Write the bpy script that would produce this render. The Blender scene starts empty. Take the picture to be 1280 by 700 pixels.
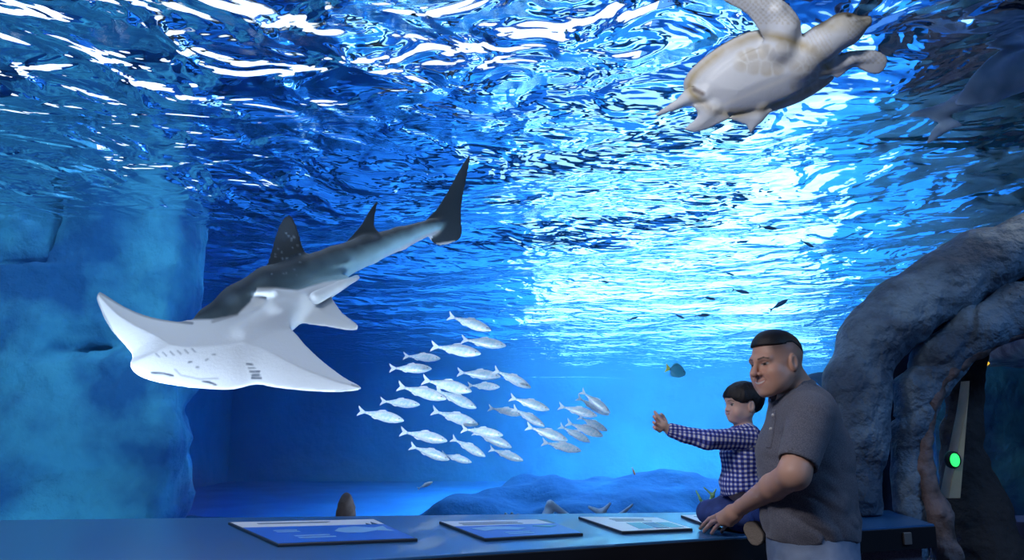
import bpy, math, random
import numpy as np
from mathutils import Vector, Matrix, noise as mnoise

sc = bpy.context.scene
col = sc.collection
R = math.radians

# ------------------------------------------------------------------ camera
CAM = np.array([0.0, 0.0, 1.42])
FPX = 995.0
PITCH = math.atan(170 / FPX)
cam_d = bpy.data.cameras.new('camera'); cam = bpy.data.objects.new('camera', cam_d); col.objects.link(cam)
cam.location = CAM; cam.rotation_euler = (math.pi / 2 + PITCH, 0, 0)
cam_d.sensor_width = 36; cam_d.lens = 36 * FPX / 1280; cam_d.clip_end = 200; cam_d.clip_start = 0.05
sc.camera = cam

# ------------------------------------------------------------------ light, exposure
sc.view_settings.view_transform = 'Standard'; sc.view_settings.look = 'None'
sc.view_settings.gamma = 1; sc.view_settings.use_curve_mapping = False
sc.view_settings.exposure = 0.0
sc.cycles.use_denoising = True
sc.cycles.max_bounces = 8; sc.cycles.diffuse_bounces = 3; sc.cycles.glossy_bounces = 4
sc.cycles.transparent_max_bounces = 16; sc.cycles.transmission_bounces = 4
sc.cycles.volume_bounces = 0
sc.cycles.sample_clamp_indirect = 6
sc.cycles.caustics_reflective = True
world = bpy.data.worlds.new('world'); sc.world = world; world.use_nodes = True
world.node_tree.nodes['Background'].inputs[0].default_value = (0.010, 0.018, 0.035, 1)
world.node_tree.nodes['Background'].inputs[1].default_value = 1.0

def area(name, loc, rot, sx, sy, radiance, color=(1, 1, 1), spread=180):
    """rectangular lamp; radiance is what its face shows"""
    l = bpy.data.lights.new(name, 'AREA'); l.shape = 'RECTANGLE'; l.size = sx; l.size_y = sy
    l.energy = radiance * sx * sy * math.pi; l.color = color
    l.spread = R(spread)
    o = bpy.data.objects.new(name, l); col.objects.link(o); o.location = loc; o.rotation_euler = rot
    return o
def spot(name, loc, target, power, color, angle, blend=0.6, radius=0.12):
    l = bpy.data.lights.new(name, 'SPOT'); l.energy = power; l.color = color; l.spot_size = R(angle)
    l.spot_blend = blend; l.shadow_soft_size = radius
    o = bpy.data.objects.new(name, l); col.objects.link(o); o.location = loc
    o.rotation_euler = (Vector(target) - Vector(loc)).to_track_quat('-Z', 'Y').to_euler()
    return o

ZS = 3.6      # water level
ZF = -2.2     # tank floor
# glowing panels above the water, shaped for the white patches and bright sand
def glow_panel(poly, z, radiance, color):
    me = bpy.data.meshes.new('window'); n = len(poly)
    me.from_pydata([(x, y, z) for x, y in poly] + [(x, y, z + .12) for x, y in poly], [],
                   [list(range(n))[::-1], list(range(n, 2 * n))] + [[i, (i + 1) % n, n + (i + 1) % n, n + i] for i in range(n)])
    m = bpy.data.materials.new('glow_panel'); m.use_nodes = True; nt = m.node_tree; nt.nodes.clear()
    e = nt.nodes.new('ShaderNodeEmission'); e.inputs[0].default_value = (*color, 1); e.inputs[1].default_value = radiance
    o_ = nt.nodes.new('ShaderNodeOutputMaterial'); nt.links.new(e.outputs[0], o_.inputs[0]); me.materials.append(m)
    o = bpy.data.objects.new('roof_glow', me); col.objects.link(o); o['kind'] = 'structure'; return o
SKY1 = glow_panel([(-9.5, 5.3), (1.2, 5.3), (1.2, 7.6), (-2.8, 8.6), (-3.6, 12.0), (-9.5, 12.0)], 4.75, 1.9, (0.74, 0.84, 1.0))
SAND_FILL = glow_panel([(-1.0, 17.0), (9, 17.0), (16, 40), (1.0, 40)], 6.6, 38.0, (0.80, 0.97, 1.0))  # unseen panel added to light the sand bed
# unseen fill lights added low in the tank for the animals and outcrop
area('tank_fill', (-2.3, 4.20, .76), (R(152), 0, 0), 2.8, .16, 125.0, (0.66, 0.80, 1.0), 150)
area('tank_fill', (.5, 4.40, .76), (R(150), 0, 0), 2.2, .16, 120.0, (0.70, 0.84, 1.0), 150)
area('tank_fill', (1.2, 4.42, .76), (R(190), 0, 0), .7, .16, 420.0, (0.92, 0.92, 1.0), 120)
area('tank_fill', (-5.2, 6.2, -1.9), (R(118), 0, R(14)), 2.6, .3, 20.0, (0.62, 0.86, 1.0), 150)
# unseen fill lights added above the water to wash the roof blue
area('roof_fill', (-2.0, 9.0, 5.2), (R(180), 0, 0), 9, 6, 1.5, (0.42, 0.72, 1.0))
area('roof_fill', (1.8, 13.5, 5.2), (R(180), 0, 0), 7, 6, 1.5, (0.42, 0.72, 1.0))
# unseen fill lights added over the hall for visitors, portal, guitarfish and turtle
area('hall_fill', (-1.2, 0.6, 3.9), (R(-14), R(10), 0), 1.8, 1.4, 17.0, (0.84, 0.88, 1.0))
area('hall_fill', (4.6, 1.2, 3.9), (0, R(-8), 0), 1.4, 1.2, 24.0, (0.22, 0.50, 1.0))  # blue, standing in for the tank's spill on the portal
spot('hall_fill_spot', (-2.6, .6, 3.9), (-1.6, 5.1, 1.75), 200, (.90, .94, 1.0), 44, .9, .25)
spot('hall_fill_spot', (-2.0, 1.5, 3.5), (1.0, 3.45, 1.45), 150, (1.0, .90, .94), 34, .8, .2)
spot('hall_fill_spot', (-.4, .9, 3.9), (1.25, 3.8, 3.05), 360, (.95, .95, 1.0), 30, .8, .25)

# ------------------------------------------------------------------ helpers: space
_F = np.array([0, math.cos(PITCH), math.sin(PITCH)]); _U = np.array([0, -math.sin(PITCH), math.cos(PITCH)]); _X = np.array([1.0, 0, 0])
def ray(px, py):
    return _F + (px - 640) / FPX * _X + (350 - py) / FPX * _U
def P(px, py, Y):
    d = ray(px, py); return CAM + d * (Y / d[1])
def PZ(px, py, z):
    d = ray(px, py); return CAM + d * ((z - CAM[2]) / d[2])

# ------------------------------------------------------------------ helpers: objects
def link(name, mesh, parent=None, mats=()):
    o = bpy.data.objects.new(name, mesh); col.objects.link(o)
    for m in mats: mesh.materials.append(m)
    if parent is not None: o.parent = parent
    return o
def tag(o, label=None, cat=None, group=None, kind=None):
    if label: o['label'] = label
    if cat: o['category'] = cat
    if group: o['group'] = group
    if kind: o['kind'] = kind
    return o
def empty(name, loc=(0, 0, 0)):
    o = bpy.data.objects.new(name, None); o.empty_display_size = 0.1; col.objects.link(o); o.location = tuple(loc); return o
def mesh_of(name, V, F, smooth=True):
    me = bpy.data.meshes.new(name)
    me.from_pydata([tuple(map(float, v)) for v in V], [], [tuple(int(i) for i in f) for f in F])
    me.update()
    if smooth: me.polygons.foreach_set('use_smooth', [True] * len(me.polygons))
    return me
def rebase(o, loc):
    """move the origin of a world-built mesh (and its world-built children meshes) to loc"""
    loc = np.asarray(loc, float)
    def shift(me):
        n = len(me.vertices); a = np.empty(n * 3, np.float32); me.vertices.foreach_get('co', a)
        a = a.reshape(-1, 3) - loc; me.vertices.foreach_set('co', a.ravel()); me.update()
    seen = set()
    def rec(x, top):
        if x.type == 'MESH' and x.data.name not in seen:
            seen.add(x.data.name); shift(x.data)
        for c in [c for c in bpy.data.objects if c.parent == x]: rec(c, False)
    rec(o, True); o.location = tuple(loc)

def set_color(me, C, name='Col'):
    a = me.color_attributes.new(name, 'FLOAT_COLOR', 'POINT')
    C = np.asarray(C, np.float32)
    if C.shape[1] == 3: C = np.hstack([C, np.ones((len(C), 1), np.float32)])
    a.data.foreach_set('color', C.ravel())

def box(name, lo, hi, m, parent=None, bevel=0.0, verts=None):
    """box, or 8-corner prism; bevelled"""
    import bmesh
    bm = bmesh.new()
    if verts is None:
        x0, y0, z0 = lo; x1, y1, z1 = hi
        verts = [(x0, y0, z0), (x1, y0, z0), (x1, y1, z0), (x0, y1, z0), (x0, y0, z1), (x1, y0, z1), (x1, y1, z1), (x0, y1, z1)]
    vs = [bm.verts.new(tuple(map(float, v))) for v in verts]
    n = len(vs) // 2
    bm.faces.new(vs[:n][::-1]); bm.faces.new(vs[n:])
    for i in range(n):
        j = (i + 1) % n
        bm.faces.new((vs[i], vs[j], vs[n + j], vs[n + i]))
    bmesh.ops.recalc_face_normals(bm, faces=bm.faces)
    if bevel > 0: bmesh.ops.bevel(bm, geom=list(bm.edges), offset=bevel, segments=2, affect='EDGES', profile=0.5)
    me = bpy.data.meshes.new(name); bm.to_mesh(me); bm.free()
    return link(name, me, parent, [m])
def prism(name, poly, z0, z1, m, parent=None, bevel=0.0):
    return box(name, None, None, m, parent, bevel, [(p[0], p[1], z0) for p in poly] + [(p[0], p[1], z1) for p in poly])

# ------------------------------------------------------------------ helpers: implicit surfaces
def smin(a, b, k):
    h = np.clip(0.5 + 0.5 * (b - a) / k, 0, 1)
    return b + (a - b) * h - k * h * (1 - h)
def smax(a, b, k): return -smin(-a, -b, k)
def sd_cone(p, a, b, ra, rb):
    a = np.asarray(a, np.float32); b = np.asarray(b, np.float32); ab = b - a
    t = np.clip(((p - a) @ ab) / max(float(ab @ ab), 1e-9), 0, 1)
    d = np.linalg.norm(p - (a + t[:, None] * ab), axis=1)
    return d - (ra + (rb - ra) * t)
def sd_ell(p, c, r, M=None):
    q = p - np.asarray(c, np.float32)
    if M is not None: q = q @ np.asarray(M, np.float32)          # columns of M = local axes
    r = np.asarray(r, np.float32)
    k0 = np.linalg.norm(q / r, axis=1); k1 = np.linalg.norm(q / (r * r), axis=1) + 1e-9
    return k0 * (k0 - 1) / k1
def chain(p, pts, rad, k=0.02):
    d = None
    for i in range(len(pts) - 1):
        e = sd_cone(p, pts[i], pts[i + 1], rad[i], rad[i + 1])
        d = e if d is None else smin(d, e, k)
    return d
def sd_poly2(q, V):
    V = np.asarray(V, np.float32)
    d = np.full(len(q), 1e9, np.float32); s = np.ones(len(q), np.float32)
    n = len(V); j = n - 1
    for i in range(n):
        e = V[j] - V[i]; w = q - V[i]
        t = np.clip((w @ e) / max(float(e @ e), 1e-9), 0, 1)
        b = w - t[:, None] * e
        d = np.minimum(d, (b * b).sum(1))
        c1 = q[:, 1] >= V[i][1]; c2 = q[:, 1] < V[j][1]; c3 = e[0] * w[:, 1] > e[1] * w[:, 0]
        f = (c1 & c2 & c3) | (~c1 & ~c2 & ~c3)
        s = np.where(f, -s, s); j = i
    return s * np.sqrt(d)
def smooth_poly(pts, n=4, closed=True):
    """Catmull-Rom through the points"""
    pts = np.asarray(pts, float); m = len(pts); out = []
    for i in range(m if closed else m - 1):
        g = (lambda k: pts[k % m]) if closed else (lambda k: pts[min(max(k, 0), m - 1)])
        p0, p1, p2, p3 = g(i - 1), g(i), g(i + 1), g(i + 2)
        for j in range(n):
            t = j / n
            out.append(0.5 * ((2 * p1) + (-p0 + p2) * t + (2 * p0 - 5 * p1 + 4 * p2 - p3) * t * t + (-p0 + 3 * p1 - 3 * p2 + p3) * t ** 3))
    if not closed: out.append(pts[-1])
    return np.array(out)
class Plate:
    """a fin or cloth plate: outline given in 3-D near a plane, thickness th(inner distance)"""
    def __init__(s, pts, th, edge=0.004, taper=0.25, bend=0.0, round_=0.0, ridge=None):
        pts = np.asarray(pts, float); s.o = pts.mean(0)
        u, sv, vt = np.linalg.svd(pts - s.o); s.M = np.column_stack([vt[0], vt[1], np.cross(vt[0], vt[1])])
        s.V = ((pts - s.o) @ s.M)[:, :2]; s.th = th; s.edge = edge; s.taper = taper; s.bend = bend; s.round = round_
    def __call__(s, p):
        q = (p - s.o.astype(np.float32)) @ s.M.astype(np.float32)
        d2 = sd_poly2(q[:, :2], s.V) - s.round
        h = s.edge + s.th * (1 - np.exp(-np.clip(-d2, 0, None) / s.taper))
        z = q[:, 2] - s.bend * q[:, 0] ** 2
        return smax(d2, np.abs(z) - h, 0.006)
def fnoise(p, scale, seed=0, octaves=3):
    """cheap smooth value noise (numpy), about -1..1"""
    out = np.zeros(len(p), np.float32); amp = 1.0; tot = 0
    for o in range(octaves):
        q = p * (scale * 2 ** o) + 17.3 * (seed + 1) + 5.1 * o
        i = np.floor(q).astype(np.int64); f = (q - i).astype(np.float32); f = f * f * (3 - 2 * f)
        def h(dx, dy, dz):
            n = (i[:, 0] + dx) * 73856093 ^ (i[:, 1] + dy) * 19349663 ^ (i[:, 2] + dz) * 83492791
            n = (n ^ (n >> 13)) * 1274126177; n = n & 0x7fffffff; n = (n ^ (n >> 16)) & 0xffff
            return n.astype(np.float32) / 32767.5 - 1
        x, y, z = f[:, 0], f[:, 1], f[:, 2]
        a = h(0,0,0)*(1-x)+h(1,0,0)*x; b = h(0,1,0)*(1-x)+h(1,1,0)*x
        c = h(0,0,1)*(1-x)+h(1,0,1)*x; d = h(0,1,1)*(1-x)+h(1,1,1)*x
        out += amp * ((a*(1-y)+b*y)*(1-z) + (c*(1-y)+d*y)*z); tot += amp; amp *= 0.5
    return out / tot
def nets(f, lo, hi, h, block=6):
    """surface nets on a sparse grid; returns V, F"""
    lo = np.asarray(lo, float); hi = np.asarray(hi, float)
    nb = np.maximum(1, np.ceil((hi - lo) / (h * block)).astype(int)); n = nb * block
    gb = np.stack(np.meshgrid(*[np.arange(k) for k in nb], indexing='ij'), -1).reshape(-1, 3)
    cb = (lo + (gb + 0.5) * h * block).astype(np.float32)
    db = np.concatenate([f(cb[i:i + 200000]) for i in range(0, len(cb), 200000)])
    act = np.abs(db) < h * block * 0.87 * 1.45 + h
    D = np.repeat(np.repeat(np.repeat(np.where(db > 0, 1, -1).astype(np.float32).reshape(nb), block, 0), block, 1), block, 2)
    ob = np.stack(np.meshgrid(*[np.arange(block)] * 3, indexing='ij'), -1).reshape(-1, 3)
    idx = (gb[act][:, None, :] * block + ob[None]).reshape(-1, 3)
    vals = np.empty(len(idx), np.float32)
    for i in range(0, len(idx), 400000):
        s = idx[i:i + 400000]; vals[i:i + 400000] = f((lo + s * h).astype(np.float32))
    D[idx[:, 0], idx[:, 1], idx[:, 2]] = vals
    S = D < 0
    c = [D[a:D.shape[0] - 1 + a, b:D.shape[1] - 1 + b, e:D.shape[2] - 1 + e] for a in (0, 1) for b in (0, 1) for e in (0, 1)]
    sg = [x < 0 for x in c]; cnt = sum(x.astype(np.int8) for x in sg)
    cells = np.argwhere((cnt > 0) & (cnt < 8))
    vid = np.full(cnt.shape, -1, np.int64); vid[tuple(cells.T)] = np.arange(len(cells))
    cv = np.stack([x[tuple(cells.T)] for x in c], 1)
    off = np.array([(a, b, e) for a in (0, 1) for b in (0, 1) for e in (0, 1)], float)
    acc = np.zeros((len(cells), 3)); w = np.zeros(len(cells))
    for i in range(8):
        for j in range(i + 1, 8):
            if abs(off[i] - off[j]).sum() != 1: continue
            m = (cv[:, i] < 0) != (cv[:, j] < 0)
            t = cv[m, i] / (cv[m, i] - cv[m, j])
            acc[m] += off[i] + t[:, None] * (off[j] - off[i]); w[m] += 1
    V = lo + (cells + acc / w[:, None]) * h
    Fs = []
    for ax in range(3):
        o1, o2 = [(1, 2), (2, 0), (0, 1)][ax]
        s0 = [slice(1, -1)] * 3; s1 = [slice(1, -1)] * 3
        s0[ax] = slice(0, -1); s1[ax] = slice(1, None)
        a = S[tuple(s0)]; b = S[tuple(s1)]
        e = np.argwhere(a != b)
        if not len(e): continue
        inside = a[tuple(e.T)]
        base = e + 1; base[:, ax] -= 1
        d1 = np.zeros(3, int); d1[o1] = 1; d2 = np.zeros(3, int); d2[o2] = 1
        def g(q):
            ok = ((q >= 0) & (q < np.array(vid.shape))).all(1); r = np.full(len(q), -1); r[ok] = vid[tuple(q[ok].T)]; return r
        quad = np.stack([g(base - d1 - d2), g(base - d2), g(base), g(base - d1)], 1)
        quad[~inside] = quad[~inside][:, ::-1]
        Fs.append(quad[(quad >= 0).all(1)])
    return V, (np.concatenate(Fs) if Fs else np.zeros((0, 4), int))
def fast_mesh(name, V, F):
    me = bpy.data.meshes.new(name)
    me.vertices.add(len(V)); me.vertices.foreach_set('co', np.asarray(V, np.float32).ravel())
    me.loops.add(F.size); me.loops.foreach_set('vertex_index', np.asarray(F, np.int32).ravel())
    me.polygons.add(len(F)); me.polygons.foreach_set('loop_start', np.arange(0, F.size, F.shape[1], dtype=np.int32))
    me.polygons.foreach_set('use_smooth', np.ones(len(F), bool))
    me.update(calc_edges=True); me.validate(); return me
def merge(parts):
    Vs, Fs, n = [], [], 0
    for V, F in parts: Vs.append(V); Fs.append(F + n); n += len(V)
    return np.concatenate(Vs), np.concatenate(Fs)
def organic(name, f, lo, hi, h, mat, parent=None, color=None):
    V, F = nets(f, lo, hi, h)
    me = fast_mesh(name, V, F)
    if color is not None: set_color(me, color(V.astype(np.float32)))
    return link(name, me, parent, [mat])

# ------------------------------------------------------------------ helpers: materials
def mat(name, color=(.5, .5, .5), rough=.6, metal=0, spec=.5, attr=None, emit=None, estr=0, sss=0, bump=None, alpha=1, mix_noise=None, coat=0, sheen=0):
    m = bpy.data.materials.new(name); m.use_nodes = True; nt = m.node_tree; b = nt.nodes['Principled BSDF']
    b.inputs['Base Color'].default_value = (*color, 1); b.inputs['Roughness'].default_value = rough
    b.inputs['Metallic'].default_value = metal; b.inputs['Specular IOR Level'].default_value = spec
    b.inputs['Alpha'].default_value = alpha; b.inputs['Coat Weight'].default_value = coat; b.inputs['Sheen Weight'].default_value = sheen
    src = None
    if attr:
        a = nt.nodes.new('ShaderNodeAttribute'); a.attribute_name = attr; src = a.outputs['Color']
    if mix_noise:      # (scale, second colour, low, high, detail)
        s, c2, l0, l1, det = mix_noise
        tc = nt.nodes.new('ShaderNodeTexCoord'); n = nt.nodes.new('ShaderNodeTexNoise'); n.inputs['Scale'].default_value = s; n.inputs['Detail'].default_value = det
        nt.links.new(tc.outputs['Object'], n.inputs['Vector'])
        mr = nt.nodes.new('ShaderNodeMapRange'); mr.inputs[1].default_value = l0; mr.inputs[2].default_value = l1
        nt.links.new(n.outputs['Fac'], mr.inputs[0])
        mx = nt.nodes.new('ShaderNodeMix'); mx.data_type = 'RGBA'
        nt.links.new(mr.outputs[0], mx.inputs[0])
        if src: nt.links.new(src, mx.inputs[6])
        else: mx.inputs[6].default_value = (*color, 1)
        mx.inputs[7].default_value = (*c2, 1); src = mx.outputs[2]
    if src: nt.links.new(src, b.inputs['Base Color'])
    if emit: b.inputs['Emission Color'].default_value = (*emit, 1); b.inputs['Emission Strength'].default_value = estr
    if sss:
        b.inputs['Subsurface Weight'].default_value = sss; b.inputs['Subsurface Radius'].default_value = (1, .35, .2); b.inputs['Subsurface Scale'].default_value = .008
    if bump:           # (scale, distance, detail)
        tc = nt.nodes.new('ShaderNodeTexCoord'); n = nt.nodes.new('ShaderNodeTexNoise'); n.inputs['Scale'].default_value = bump[0]; n.inputs['Detail'].default_value = bump[2]
        nt.links.new(tc.outputs['Object'], n.inputs['Vector'])
        bp = nt.nodes.new('ShaderNodeBump'); bp.inputs['Distance'].default_value = bump[1]
        nt.links.new(n.outputs['Fac'], bp.inputs['Height']); nt.links.new(bp.outputs[0], b.inputs['Normal'])
    return m
# ------------------------------------------------------------------ the tank
GA = PZ(0, 650, .9); GB = PZ(1064, 638, .9)
GD = (GB - GA) / np.linalg.norm((GB - GA)[:2])
def glass_y(x): return GA[1] + (x - GA[0]) * GD[1] / GD[0]
XL, XR, YB = -16.0, 24.0, 46.0
LEAN = .33                         # the window leans out towards the visitors as it rises
def glass_at(x, z): return glass_y(x) - LEAN * (z - .9)

# water: one closed body, its top a waved surface seen from below
def make_water():
    m = bpy.data.materials.new('water'); m.use_nodes = True; nt = m.node_tree; nt.nodes.clear(); L = nt.links
    out = nt.nodes.new('ShaderNodeOutputMaterial')
    geo = nt.nodes.new('ShaderNodeNewGeometry')
    def noise_(scale, sx, sy, det, rot=0, dist=0.0):
        mp = nt.nodes.new('ShaderNodeMapping'); mp.inputs['Scale'].default_value = (sx, sy, 1); mp.inputs['Rotation'].default_value = (0, 0, rot)
        L.new(geo.outputs['Position'], mp.inputs[0])
        n = nt.nodes.new('ShaderNodeTexNoise'); n.inputs['Scale'].default_value = scale; n.inputs['Detail'].default_value = det
        n.inputs['Roughness'].default_value = .42; n.inputs['Distortion'].default_value = dist
        L.new(mp.outputs[0], n.inputs['Vector']); return n.outputs['Fac']
    def bump_(h, dist, prev=None):
        b = nt.nodes.new('ShaderNodeBump'); b.inputs['Distance'].default_value = dist; L.new(h, b.inputs['Height'])
        if prev: L.new(prev, b.inputs['Normal'])
        return b.outputs[0]
    mrn = nt.nodes.new('ShaderNodeMapRange'); spy = nt.nodes.new('ShaderNodeSeparateXYZ'); L.new(geo.outputs['Position'], spy.inputs[0])
    tx = nt.nodes.new('ShaderNodeMath'); tx.operation = 'MULTIPLY_ADD'; L.new(spy.outputs['X'], tx.inputs[0]); tx.inputs[1].default_value = .9; L.new(spy.outputs['Y'], tx.inputs[2]); L.new(tx.outputs[0], mrn.inputs[0])
    mrn.inputs[1].default_value = 3.2; mrn.inputs[2].default_value = 6.8; mrn.inputs[3].default_value = 1.0; mrn.inputs[4].default_value = .19
    ml = nt.nodes.new('ShaderNodeMath'); ml.operation = 'MULTIPLY'; L.new(mrn.outputs[0], ml.inputs[0]); L.new(noise_(2.3, 1.05, 1.0, 2.6, .3, .5), ml.inputs[1])
    n1 = bump_(ml.outputs[0], .42)
    n2 = bump_(noise_(5.0, .6, 1.6, 1.5, -.1, .3), .013, n1)
    fr = nt.nodes.new('ShaderNodeFresnel'); fr.inputs['IOR'].default_value = 1.33; L.new(n2, fr.inputs['Normal'])
    gl = nt.nodes.new('ShaderNodeBsdfGlossy'); gl.inputs['Roughness'].default_value = .06; gl.inputs['Color'].default_value = (.97, .99, 1, 1); L.new(n2, gl.inputs['Normal'])
    tr = nt.nodes.new('ShaderNodeBsdfTransparent'); mx = nt.nodes.new('ShaderNodeMixShader')
    L.new(fr.outputs[0], mx.inputs[0]); L.new(tr.outputs[0], mx.inputs[1]); L.new(gl.outputs[0], mx.inputs[2])
    # sides and bottom of the body are clear
    sp = nt.nodes.new('ShaderNodeSeparateXYZ'); L.new(geo.outputs['Position'], sp.inputs[0])
    gt = nt.nodes.new('ShaderNodeMath'); gt.operation = 'GREATER_THAN'; L.new(sp.outputs['Z'], gt.inputs[0]); gt.inputs[1].default_value = ZS - .25
    tr2 = nt.nodes.new('ShaderNodeBsdfTransparent'); mx2 = nt.nodes.new('ShaderNodeMixShader')
    L.new(gt.outputs[0], mx2.inputs[0]); L.new(tr2.outputs[0], mx2.inputs[1]); L.new(mx.outputs[0], mx2.inputs[2])
    L.new(mx2.outputs[0], out.inputs['Surface'])
    va = nt.nodes.new('ShaderNodeVolumeAbsorption'); va.inputs['Color'].default_value = (0.05, .74, .98, 1); va.inputs['Density'].default_value = .034
    vs = nt.nodes.new('ShaderNodeVolumeScatter'); vs.inputs['Color'].default_value = (.14, .52, 1, 1); vs.inputs['Density'].default_value = .0058; av = nt.nodes.new('ShaderNodeAddShader'); L.new(va.outputs[0], av.inputs[0]); L.new(vs.outputs[0], av.inputs[1]); L.new(av.outputs[0], out.inputs['Volume'])
    return m
M_water = make_water()
def build_water():
    nx, ny = 230, 260
    u = np.linspace(0, 1, nx); v = np.linspace(0, 1, ny) ** 1.6
    X = XL + .05 + (XR - XL - .1) * u[None, :] + 0 * v[:, None]
    Yf = glass_at(X[0], ZS) + .06
    Y = Yf[None, :] + (YB - .05 - Yf[None, :]) * v[:, None]
    rs = np.random.RandomState(5); Z = np.zeros_like(X)
    for k in range(26):
        lam = rs.uniform(.9, 4.0); th = rs.normal(1.3, .7); a = .0085 * lam
        Z += a * np.sin(2 * math.pi / lam * (X * math.cos(th) + Y * math.sin(th)) + rs.uniform(0, 6.28)) * .42
    V = np.stack([X, Y, ZS + Z], -1).reshape(-1, 3).tolist()
    i = np.arange((ny - 1) * (nx - 1)); r, c = i // (nx - 1), i % (nx - 1); b = r * nx + c
    F = np.stack([b, b + 1, b + nx + 1, b + nx], 1).tolist()
    n0 = len(V); V += [(X[0, 0], glass_at(X[0, 0], ZF) + .06, ZF), (X[0, -1], glass_at(X[0, -1], ZF) + .06, ZF), (X[0, -1], YB - .05, ZF), (X[0, 0], YB - .05, ZF)]
    F.append([n0, n0 + 3, n0 + 2, n0 + 1])
    F.append([n0, n0 + 1] + [k for k in range(nx - 1, -1, -1)])
    F.append([n0 + 2, n0 + 3] + [(ny - 1) * nx + k for k in range(nx)])
    F.append([n0 + 1, n0 + 2] + [k * nx + nx - 1 for k in range(ny - 1, -1, -1)])
    F.append([n0 + 3, n0] + [k * nx for k in range(ny)])
    me = bpy.data.meshes.new('water'); me.from_pydata(V, [], F); me.polygons.foreach_set('use_smooth', [p < (ny - 1) * (nx - 1) for p in range(len(F))]); me.update()
    o = link('water', me, None, [M_water]); tag(o, 'clear blue water filling the tank, its rippled surface seen from below', 'water', kind='structure')
build_water()

# walls and floor of the tank
M_wall = mat('tank_wall_paint', (.016, .13, .40), .8, mix_noise=(.35, (.02, .20, .52), .42, .72, 4), bump=(1.2, .15, 4))
M_sand = mat('pale_sand', (.86, .88, .86), .95, mix_noise=(.5, (.62, .70, .74), .45, .7, 3), bump=(3, .03, 3))
M_tfloor = mat('tank_floor_paint', (.010, .09, .34), .95, spec=.1, mix_noise=(.6, (.014, .13, .44), .4, .7, 3))
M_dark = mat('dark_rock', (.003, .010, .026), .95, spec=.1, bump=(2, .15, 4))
def slab(name, pts, t, m):
    """vertical wall along plan points, thickness t to the left of travel"""
    for i in range(len(pts) - 1):
        a = np.array(pts[i], float); b = np.array(pts[i + 1], float); d = (b - a) / np.linalg.norm(b - a); n = np.array([-d[1], d[0]]) * t
        o = prism(name, [a, b, b + n, a + n], ZF, 6.9, m); tag(o, kind='structure')
slab('wall_back', [(XR, YB), (XL, YB)], -.3, M_wall)
slab('wall_left', [(XL, YB), (XL, glass_y(XL))], -.3, M_wall)
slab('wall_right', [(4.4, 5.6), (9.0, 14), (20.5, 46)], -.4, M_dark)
o = box('floor', (XL, 3.0, ZF - .3), (XR, YB, ZF), M_tfloor); tag(o, kind='structure')
# pale sand bed on the right half of the tank floor
o = prism('sand_bed', [(-.4, 13), (4.8, 12), (6.4, 15), (18, 45.8), (2.4, 45.8), (-.6, 18)], ZF, ZF + .06, M_sand); tag(o, 'pale sand bed on the tank floor', 'sand', kind='structure')

def sd_box(p, c, r, rnd):
    q = np.abs(p - np.asarray(c, np.float32)) - np.asarray(r, np.float32) + rnd
    return np.linalg.norm(np.maximum(q, 0), axis=1) + np.minimum(q.max(1), 0) - rnd
def blocks(lst, namp, nscale, seed, k=.08, rnd=.25):
    def f(p):
        d = None
        for c, r in lst:
            e = sd_box(p, c, r, rnd); d = e if d is None else smin(d, e, k)
        return d + namp * fnoise(p, nscale, seed, 4)
    return f
M_pale = mat('pale_blue_rock', (.07, .42, .70), .9, spec=.2, mix_noise=(1.1, (.018, .15, .42), .40, .60, 9), bump=(5, .09, 8))
M_mid = mat('blue_reef_rock', (.003, .024, .095), 1.0, spec=.03, mix_noise=(.8, (.005, .045, .15), .5, .75, 5), bump=(4, .06, 5))
def rockbox(px0, py0, px1, py1, Y, dy, grow=.15):
    a = P(px0, py0, Y); b = P(px1, py1, Y)
    return ((a + b) / 2 + np.array([0, dy, 0]), (abs(b[0] - a[0]) / 2 + grow, dy, abs(a[2] - b[2]) / 2 + grow))
def rock(name, label, lst, namp, nscale, seed, h, m, k=.06, rnd=.25, cat='rock', group=None):
    f = blocks(lst, namp, nscale, seed, k, rnd)
    lo = np.min([np.array(c) - np.array(r) for c, r in lst], 0) - namp - .1; hi = np.max([np.array(c) + np.array(r) for c, r in lst], 0) + namp + .1
    lo[2] = max(lo[2], ZF - .2)
    o = organic(name, f, lo, hi, h, m); rebase(o, [(lo[0] + hi[0]) / 2, (lo[1] + hi[1]) / 2, ZF]); tag(o, label, cat, group); return o
rock('rock_outcrop', 'big pale blue block outcrop at the left of the tank, cracked into squared stones', [
    rockbox(-260, 463, 175, 640, 8.3, .4), rockbox(-200, 640, 150, 900, 8.3, .4), rockbox(-260, 330, 46, 452, 8.4, .45, .1), rockbox(60, 436, 182, 456, 8.4, .4, .03),
    rockbox(62, 250, 200, 430, 8.5, .45, .08), rockbox(-260, 60, 52, 326, 8.6, .5, .1)], .24, 1.6, 3, .05, M_pale, .04, .12)
rock('reef_ridge', 'low dark blue reef ridge far across the tank floor', [
    ((x, 18 + .8 * math.sin(x * 1.7), ZF + .1), (1.6, 1.0, (1.2 if x < -1.5 else 2.0) + .2 * math.sin(x * 2.3) + .2 * math.sin(x * 5))) for x in np.arange(-8, 5.0, 1.3)], .5, .6, 8, .12, M_mid, .5, .7, 'reef')
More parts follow.
